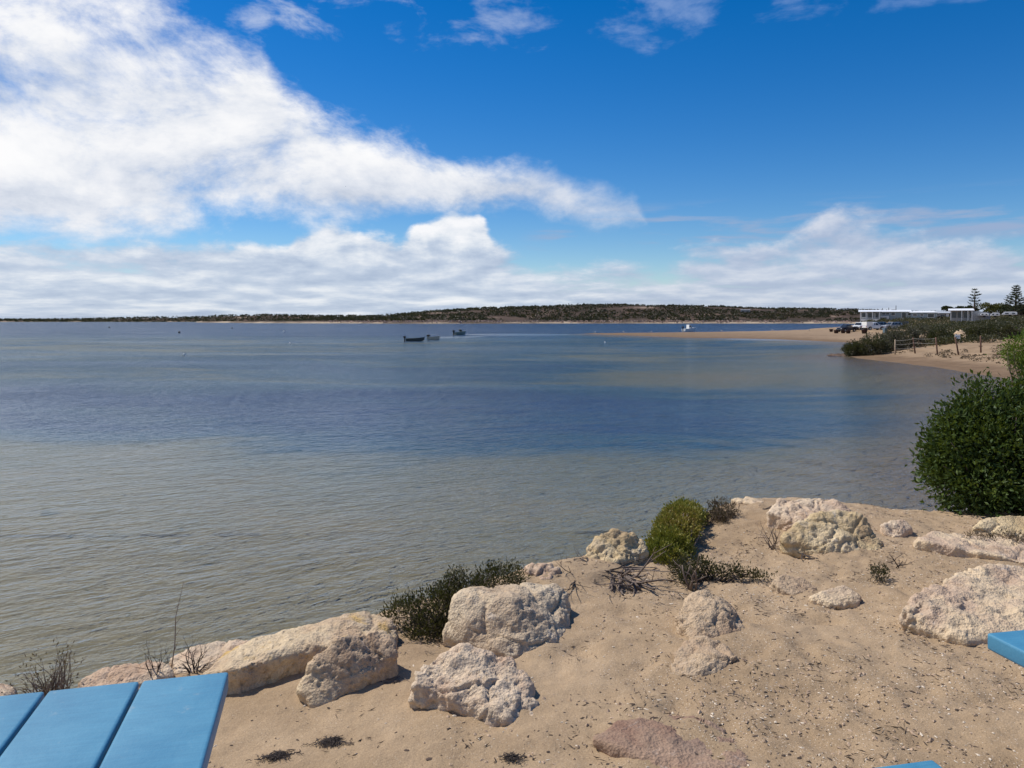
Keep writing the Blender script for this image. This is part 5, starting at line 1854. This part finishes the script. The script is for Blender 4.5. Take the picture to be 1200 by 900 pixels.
# antennas and a mast behind the long house
for px, d, zt, lab, arm in ((1034, 262, 361.0, "thin short mast behind the verandah house roof", 0), (1041.5, 262, 360.5, "thin short mast over the middle of the long pale house", 0), (1050, 255, 358.0, "tallest dark mast with a cross arm behind the long house", 1)):
    a = (px - 600) / F * d
    root = empty("mast", (a, d, gz(a, d)))
    tag(root, lab, "mast", "masts behind the houses")
    t = H - (zt - HY) / F * d - root.location.z
    mb = MB()
    mb.tube([(0, 0, -0.3), (0, 0, t)], [0.16, 0.09], 8)
    mb.build("pole", M['dark_twig'], root)
    mb = MB()
    if arm:
        mb.box((-1.5, -0.06, t - 1.55), (0.1, 0.06, t - 1.4))
    else:
        mb.box((-0.12, -0.05, t - 0.5), (0.12, 0.05, t - 0.42))
    mb.build("cross_arm", M['dark_twig'], root)


# caravans on the rise at the right
def caravan(label, px0, px1, d, ybase, ytop):
    a, b = (px0 - 600) / F * d, (px1 - 600) / F * d
    zb, zt = H - (ybase - HY) / F * d, H - (ytop - HY) / F * d
    turn = math.atan2(a, d)
    w, h = (b - a) * math.cos(turn), zt - zb
    root = empty("caravan", (a, d, zb), -turn)
    tag(root, label, "caravan", "caravans on the rise")
    mb = MB()
    mb.prism([(0, 0.42), (w, 0.42), (w, h * 0.85), (w - 0.3, h), (0.7, h), (0.1, h * 0.62)], 0, 2.2)
    sh = mb.build("shell", M['car_white'], root, False, 0.06, 2)
    mb = MB()
    mb.box((w * 0.22, -0.02, h * 0.50), (w * 0.44, -0.003, h * 0.76))
    mb.box((w * 0.66, -0.02, h * 0.50), (w * 0.86, -0.003, h * 0.76))
    mb.build("window", M['glass'], sh)
    mb = MB()
    mb.box((w * 0.50, -0.02, 0.50), (w * 0.62, -0.003, h * 0.82))
    mb.build("door", M['offwhite'], sh)
    for s in (0.05, 1.95):
        mb = MB()
        mb.disc((w * 0.52, s + 0.1, 0.30), 0.32, 0.2, 14)
        mb.build("wheel", M['tyre'], root)
    mb = MB()
    mb.bar((-0.9, 1.1, 0.42), (0.2, 1.1, 0.45), 0.1)
    mb.build("drawbar", M['steel'], root)


caravan("white caravan nearest the grey modern house", 1148, 1158.5, 200, 371.6, 366.6)
caravan("white caravan in the middle of the row of three", 1160, 1171.5, 198, 371.8, 366.4)
caravan("white caravan farthest right in the row under the tall pine", 1174, 1192, 206, 370.6, 365.4)

# house on the far hill and small roofs left of the beach houses
r, w, h, D = house("hill_house", "pale grey house standing alone on the far hill", 868, 879, 1120, 367.6, 363.4, 10, M['grey_wall'], M['roof_grey'], 'flat', group=None)
r.location.z = float(hill_z(np.array([r.location.x + 7.0]), np.array([1120.0]))[0]) - 0.2
win(r, 1.5, 5.5, 1.2, h - 1.2)
win(r, 8, 12, 1.2, h - 1.2)
r, w, h, D = house("distant_house", "far low pale roofs left of the verandah house", 985, 1003, 1150, 367.5, 364.9, 14, M['offwhite'], M['roof_grey'], 'hip', group=None)
r.location.z = float(hill_z(np.array([r.location.x + 10.0]), np.array([1150.0]))[0]) - 0.2
win(r, 1.0, 3.5, 0.5, 1.4)
win(r, 7.0, 10.0, 0.5, 1.4)

# ------------------------------------------------------------------ trees on the rise at the right
M['pine'] = leaf_mat("pine_needles", [(0.014, 0.024, 0.012), (0.028, 0.045, 0.022), (0.05, 0.07, 0.034)], scale=0.5, trans=0.1, fine=4.0)
M['bark'] = simple("dark_bark", (0.09, 0.07, 0.055), 0.95, var=0.3, scale=3)
M['dark_crown'] = leaf_mat("dark_tree_leaves", [(0.010, 0.016, 0.007), (0.022, 0.032, 0.012), (0.042, 0.052, 0.02)], scale=0.6, trans=0.1, fine=4.0)
M['olive_crown'] = leaf_mat("olive_tree_leaves", [(0.045, 0.050, 0.014), (0.085, 0.085, 0.022), (0.13, 0.12, 0.035)], scale=0.6, trans=0.2, fine=4.0)


def norfolk(label, px, d, ybase, ytop, spread, sparse, lean=0.0, seed=1):
    random.seed(seed)
    a = (px - 600) / F * d
    zb = gz(a, d)
    Ht = H - (ytop - HY) / F * d - zb
    root = empty("norfolk_pine", (a, d, zb))
    tag(root, label, "tree", "norfolk pines on the rise")
    tr = MB()
    tr.tube([(0, 0, -0.4), (lean * 0.5, 0, Ht * 0.5), (lean, 0, Ht)], [0.38, 0.24, 0.04], 9)
    P, Dd = [], []
    tiers = 13 if not sparse else 9
    for i in range(tiers):
        t = 0.16 + 0.82 * i / (tiers - 1)
        z0 = Ht * t
        Lb = spread * ((1 - t) ** 0.75 * 0.95 + 0.07) * random.uniform(0.8, 1.12)
        nb = 7
        a0 = random.random() * 6.28
        for k in range(nb):
            if random.random() < (0.10 if not sparse else 0.30):
                continue
            an = a0 + 2 * math.pi * k / nb + random.gauss(0, 0.12)
            L = Lb * random.uniform(0.7, 1.1)
            pts = []
            for j in range(6):
                q = j / 5
                pts.append(Vector((lean * t + math.cos(an) * L * q, math.sin(an) * L * q, z0 + L * (0.10 * q + 0.16 * q * q))))
            tr.tube(pts, [0.07, 0.06, 0.05, 0.04, 0.03, 0.015], 4)
            for j in range(int((15 if sparse else 20) * L / spread) + 4):
                q = random.uniform(0.18, 1.0) ** 0.8
                i0 = min(int(q * 5), 4)
                p = pts[i0].lerp(pts[i0 + 1], q * 5 - i0)
                side = random.choice((-1, 1))
                tang = (pts[5] - pts[0]).normalized()
                out = Vector((-math.sin(an), math.cos(an), 0)) * side * random.uniform(0.3, 1.0) + tang * 0.7 + Vector((0, 0, random.uniform(0.1, 0.6)))
                P.append(p)
                Dd.append(out.normalized())
    tr.build("trunk", M['bark'], root, True)
    v, f = diamonds(np.array(P), np.array(Dd), 0.75, 0.16, 0.15, 0.05)
    v2, f2 = diamonds(np.array(P), np.array(Dd), 0.65, 0.16, 0.35, 0.15)
    mesh_np("foliage", np.concatenate([v, v2]), np.concatenate([f, f2 + len(v)]), M['pine'], root)


norfolk("slimmer norfolk pine with gaps between tiers, behind the grey modern house", 1141.5, 235, 372, 339.5, 3.9, True, 0.3, 4)
norfolk("taller fuller norfolk pine at the right edge above the caravans", 1189, 232, 372, 335.5, 4.4, False, 0.6, 6)


def round_tree(label, px, d, ytop, wpx, hpx, mat, seed, name="shrubby_tree"):
    random.seed(seed)
    a = (px - 600) / F * d
    k = d / F
    zb = gz(a, d)
    zt = H - (ytop - HY) * k
    rx, rz = wpx * k / 2, hpx * k / 2
    root = empty(name, (a, d, zb))
    tag(root, label, "tree", "trees behind the houses")
    zc = zt - zb - rz
    tr = MB()
    blobs = [(random.uniform(-0.7, 0.7) * rx, random.uniform(-0.5, 0.5) * rx, zc + random.uniform(-0.55, 0.45) * rz, rx * random.uniform(0.3, 0.5)) for _ in range(11)]
    blobs = [(b[0], b[1], min(b[2], zt - zb - b[3] * 0.62), b[3]) for b in blobs]
    for b in blobs[:6]:
        tr.tube([(0, 0, -0.3), (b[0] * 0.25, b[1] * 0.25, max(0.5, b[2] * 0.5)), (b[0], b[1], b[2])], [0.25, 0.16, 0.05], 6)
    tr.build("trunk", M['bark'], root, True)
    pos, d_ = leaf_cloud(np.array([b[:3] for b in blobs]), np.array([b[3] for b in blobs]), 330, 1, flat=0.7, shell=0.5)
    v, f = diamonds(pos, d_, 0.42, 0.26)
    mesh_np("crown", v, f, mat, root)


TL = M['dark_crown']
round_tree("dark round tree behind the left end of the grey modern house", 1115, 252, 356.5, 20, 17, TL, 1)
round_tree("dark tree rising behind the roof of the grey modern house", 1125, 255, 355.5, 18, 17, TL, 2)
round_tree("dark tree at the foot of the slimmer pine", 1138, 250, 357.0, 16, 15, TL, 3)
round_tree("broad olive green tree between the two pines", 1163, 250, 353.5, 30, 20, M['olive_crown'], 4)
round_tree("dark tree below the taller pine, left of its trunk", 1182, 246, 356.0, 20, 17, TL, 5)
round_tree("dark tree cut by the right edge behind the taller pine", 1199, 250, 354.0, 22, 20, TL, 6)

# ------------------------------------------------------------------ boats, buoys and birds
M['hull_dark'] = simple("dark_aluminium_hull", (0.085, 0.09, 0.09), 0.5, 0.3, 0.2, 3)
M['hull_alu'] = simple("grey_aluminium_hull", (0.34, 0.36, 0.36), 0.45, 0.5, 0.15, 3)
M['hull_green'] = simple("grey_green_hull", (0.24, 0.28, 0.26), 0.5, 0.2, 0.15, 3)
M['hull_white'] = simple("white_fibreglass", (0.78, 0.78, 0.76), 0.3, var=0.04)


def boat(name, label, loc, rz, L, B, Hh, mat, extra, group="boats on the bay"):
    """bow towards +x, origin at the waterline amidships"""
    root = empty(name, loc, rz)
    tag(root, label, "boat", group)
    n = 10
    rows = []
    for i in range(n + 1):
        t = i / n
        x_ = -L / 2 + L * t
        wf = 1 - max(0, (t - 0.45) / 0.55) ** 2.2
        sheer = Hh * (0.80 + 0.42 * t ** 2)
        keel = -0.14 + 0.30 * max(0, (t - 0.7) / 0.3) ** 2
        b = B / 2 * wf + 0.01
        rows.append([(x_, 0, keel), (x_, b * 0.72, keel * 0.5 + 0.05), (x_ + 0.10 * t * L * 0.2, b, sheer), (x_ + 0.10 * t * L * 0.2, b - 0.04 * wf, sheer), (x_, b * 0.66, 0.10 + max(0, keel)), (x_, 0, 0.07 + max(0, keel))])
    vs, fs = [], []
    for s in (1, -1):
        o_ = len(vs)
        for r_ in rows:
            vs += [(p[0], p[1] * s, p[2]) for p in r_]
        m_ = 6
        for i in range(n):
            for j in range(m_ - 1):
                q = (o_ + i * m_ + j, o_ + (i + 1) * m_ + j, o_ + (i + 1) * m_ + j + 1, o_ + i * m_ + j + 1)
                fs.append(q if s > 0 else q[::-1])
    m_ = 6
    k = len(rows) * m_
    fs.append((0, 1, 2, 3, 4, 5))
    fs.append((k + 5, k + 4, k + 3, k + 2, k + 1, k))
    mb = MB()
    mb.add(vs, fs)
    hull = mb.build("hull", mat, root, False)
    mb = MB()
    for xx in (-L * 0.22, L * 0.12):
        mb.box((xx - 0.14, -B * 0.42, Hh * 0.52), (xx + 0.14, B * 0.42, Hh * 0.58))
    mb.build("thwart", mat, root)
    if 'motor' in extra:
        mot = MB()
        mot.prism([(-L / 2 - 0.42, Hh * 0.95), (-L / 2 - 0.02, Hh * 0.95), (-L / 2 + 0.06, Hh * 1.30), (-L / 2 - 0.06, Hh * 1.55), (-L / 2 - 0.40, Hh * 1.48)], -0.17, 0.17)
        mo = mot.build("outboard_motor", M['black_plastic'], root, False, 0.03, 2)
        mb = MB()
        mb.box((-L / 2 - 0.28, -0.06, -0.35), (-L / 2 - 0.10, 0.06, Hh * 0.945))
        mb.build("motor_leg", M['black_plastic'], mo)
    if 'screen' in extra:
        mb = MB()
        mb.bar((L * 0.10, -B * 0.40, Hh * 1.0), (L * 0.0, -B * 0.34, Hh * 1.75), 0.05)
        mb.bar((L * 0.10, B * 0.40, Hh * 1.0), (L * 0.0, B * 0.34, Hh * 1.75), 0.05)
        mb.bar((0, -B * 0.34, Hh * 1.75), (0, B * 0.34, Hh * 1.75), 0.05)
        fr = mb.build("windscreen_frame", M['steel'], root)
        mb = MB()
        mb.add([(L * 0.10, -B * 0.38, Hh * 1.0), (L * 0.10, B * 0.38, Hh * 1.0), (L * 0.01, B * 0.33, Hh * 1.7), (L * 0.01, -B * 0.33, Hh * 1.7),
                (L * 0.10 - 0.02, -B * 0.38, Hh * 1.0), (L * 0.10 - 0.02, B * 0.38, Hh * 1.0), (L * 0.01 - 0.02, B * 0.33, Hh * 1.7), (L * 0.01 - 0.02, -B * 0.33, Hh * 1.7)],
               [(0, 1, 2, 3), (7, 6, 5, 4), (0, 4, 5, 1), (2, 6, 7, 3), (1, 5, 6, 2), (3, 7, 4, 0)])
        mb.build("windscreen", M['glass'], fr)
    if 'deck' in extra:
        mb = MB()
        mb.prism([(L * 0.05, Hh * 0.86), (L * 0.46, Hh * 1.12), (L * 0.30, Hh * 1.20), (L * 0.10, Hh * 1.14)], -B * 0.33, B * 0.33)
        mb.build("foredeck", mat, root, False, 0.02, 1)
    if 'cabin' in extra:
        mb = MB()
        mb.prism([(-L * 0.16, Hh * 0.5), (L * 0.10, Hh * 0.5), (L * 0.02, Hh * 1.95), (-L * 0.14, Hh * 2.0)], -B * 0.33, B * 0.33)
        cb = mb.build("cabin", mat, root, False, 0.04, 2)
        mb = MB()
        for s_ in (-1, 1):
            mb.box((-L * 0.12, s_ * B * 0.333 - 0.012, Hh * 1.35), (0.0, s_ * B * 0.333 + 0.012, Hh * 1.75))
        mb.build("window", M['glass'], cb)
    if 'bimini' in extra:
        mb = MB()
        for xx, yy in ((-L * 0.25, 1), (-L * 0.25, -1), (L * 0.02, 1), (L * 0.02, -1)):
            mb.bar((xx, yy * B * 0.42, Hh * 0.8), (xx, yy * B * 0.38, Hh * 2.6), 0.04)
        mb.build("canopy_frame", M['steel'], root)
        mb = MB()
        mb.box((-L * 0.32, -B * 0.42, Hh * 2.6), (L * 0.08, B * 0.42, Hh * 2.66))
        mb.build("canopy", M['black_plastic'], root, False, 0.02, 1)
    return root


def on_water(px, d):
    return ((px - 600) / F * d, d, 0)


boat("dinghy", "dark open dinghy with black outboard at its left end", on_water(486.5, 113), R(4), 2.75, 1.3, 0.46, M['hull_dark'], ('motor',))
boat("dinghy", "grey dinghy pointing right, just right of the dark dinghy", on_water(509, 121), R(-38), 2.3, 1.3, 0.50, M['hull_alu'], ('motor',))
boat("runabout", "grey green boat with windscreen and raised outboard farther out", on_water(539, 163), R(38), 2.9, 1.5, 0.66, M['hull_green'], ('motor', 'screen', 'deck'))
boat("runabout", "white boat with a low cabin moored behind the sandbar", on_water(808, 214), R(24), 4.2, 1.9, 0.95, M['hull_white'], ('motor', 'screen', 'deck', 'cabin'))


def buoy(label, px, d, r, mat):
    root = empty("mooring_buoy", on_water(px, d))
    tag(root, label, "buoy", "mooring buoys on the bay")
    n, m_ = 12, 8
    vs = [(r * math.sin(math.pi * i / m_) * math.cos(2 * math.pi * k / n), r * math.sin(math.pi * i / m_) * math.sin(2 * math.pi * k / n), r * 0.35 + r * math.cos(math.pi * i / m_)) for i in range(m_ + 1) for k in range(n)]
    fs = [(i * n + k, (i + 1) * n + k, (i + 1) * n + (k + 1) % n, i * n + (k + 1) % n) for i in range(m_) for k in range(n)]
    mesh_py("float", vs, fs, mat, root, True)
    mb = MB()
    mb.tube([(0, 0, r * 1.3), (0, 0, r * 2.0)], r * 0.16, 8)
    mb.tube([(-r * 0.2, 0, r * 2.0), (0, 0, r * 2.25), (r * 0.2, 0, r * 2.0)], r * 0.08, 6)
    mb.build("eye", M['steel'], root)


M['buoy_dark'] = simple("dark_buoy", (0.03, 0.03, 0.035), 0.5)
buoy("dark buoy on the left water, the darkest and most distinct one", 210, 190, 0.28, M['buoy_dark'])
buoy("white buoy nearest the camera on the left water", 216, 66, 0.10, M['white'])
buoy("small dark buoy close to the far shore at the left", 128, 330, 0.32, M['buoy_dark'])
buoy("small dark buoy below the low wooded rise on the far shore", 272, 300, 0.30, M['buoy_dark'])
buoy("white buoy left of the boats, the farther of two", 333, 210, 0.20, M['white'])
buoy("white buoy left of the boats, the nearer of two", 340, 100, 0.11, M['white'])
buoy("white buoy off the near side of the sandbar tip", 709, 104, 0.11, M['white'])


def gull_mesh():
    mb = MB()
    mb.tube([(-0.26, 0, 0.20), (-0.18, 0, 0.205), (-0.08, 0, 0.20), (0.04, 0, 0.21), (0.11, 0, 0.25), (0.145, 0, 0.31), (0.17, 0, 0.335), (0.205, 0, 0.333), (0.25, 0, 0.322)],
            [0.008, 0.030, 0.068, 0.078, 0.052, 0.036, 0.042, 0.026, 0.005], 8)
    return mb


M['gull'] = simple("gull_plumage", (0.66, 0.67, 0.68), 0.8, var=0.12, scale=6)
M['gull_wing'] = simple("gull_grey_wing", (0.22, 0.23, 0.25), 0.8)
g0 = None
for i, (px, d, rz, lab) in enumerate(((763, 176, 20, "white gull standing on the sandbar left of the white boat"), (731, 178, 190, "white gull on the thin sandbar tip, second from its end"), (697, 178, 40, "white gull nearest the end of the sandbar tip"),
                                 (846, 190, 160, "white gull standing on the sandbar right of the white boat"), (905, 188, 10, "white gull midway along the sandbar towards the vehicles"), (948, 185, 200, "white gull on the sandbar nearest the dark tubs"))):
    if g0 is None:
        g0 = gull_mesh().build("gull", M['gull'], None, True)
        mb = MB()
        for s in (-1, 1):
            mb.prism([(-0.30, 0.215), (-0.02, 0.165), (0.08, 0.21), (0.02, 0.265), (-0.12, 0.26)], s * 0.062, s * 0.085)
        mb.build("wing", M['gull_wing'], g0)
        mb = MB()
        for s in (-1, 1):
            mb.tube([(-0.01, s * 0.03, 0.16), (0.0, s * 0.03, 0.0), (0.05, s * 0.03, 0.0)], 0.008, 5)
        mb.build("leg", M['post_dark'], g0)
        o = g0
    else:
        o = copy_tree(g0)
    a = (px - 600) / F * d
    o.location = (a, d, max(0.0, gz(a, d)))
    o.rotation_euler = (0, 0, R(rz))
    o.scale = (1.25, 1.25, 1.25)
    tag(o, lab, "gull", "gulls on the sandbar")
fg = gull_mesh()
for s in (-1, 1):
    fg.add([(0.10, s * 0.05, 0.25), (0.14, s * 0.40, 0.36), (0.0, s * 0.75, 0.28), (-0.03, s * 0.40, 0.33), (-0.08, s * 0.05, 0.24), (0.10, s * 0.05, 0.235), (0.14, s * 0.40, 0.345), (-0.03, s * 0.40, 0.315), (-0.08, s * 0.05, 0.225)],
           [(0, 1, 3, 4), (1, 2, 3), (5, 8, 7, 6), (6, 7, 2), (0, 5, 6, 1), (1, 6, 2), (3, 2, 7), (4, 3, 7, 8), (0, 4, 8, 5)])
o = fg.build("flying_gull", M['gull_wing'], None, True)
o.location = ray(405, 219, 420)
o.rotation_euler = (R(15), 0, R(30))
tag(o, "single dark bird flying before the big cloud", "bird")
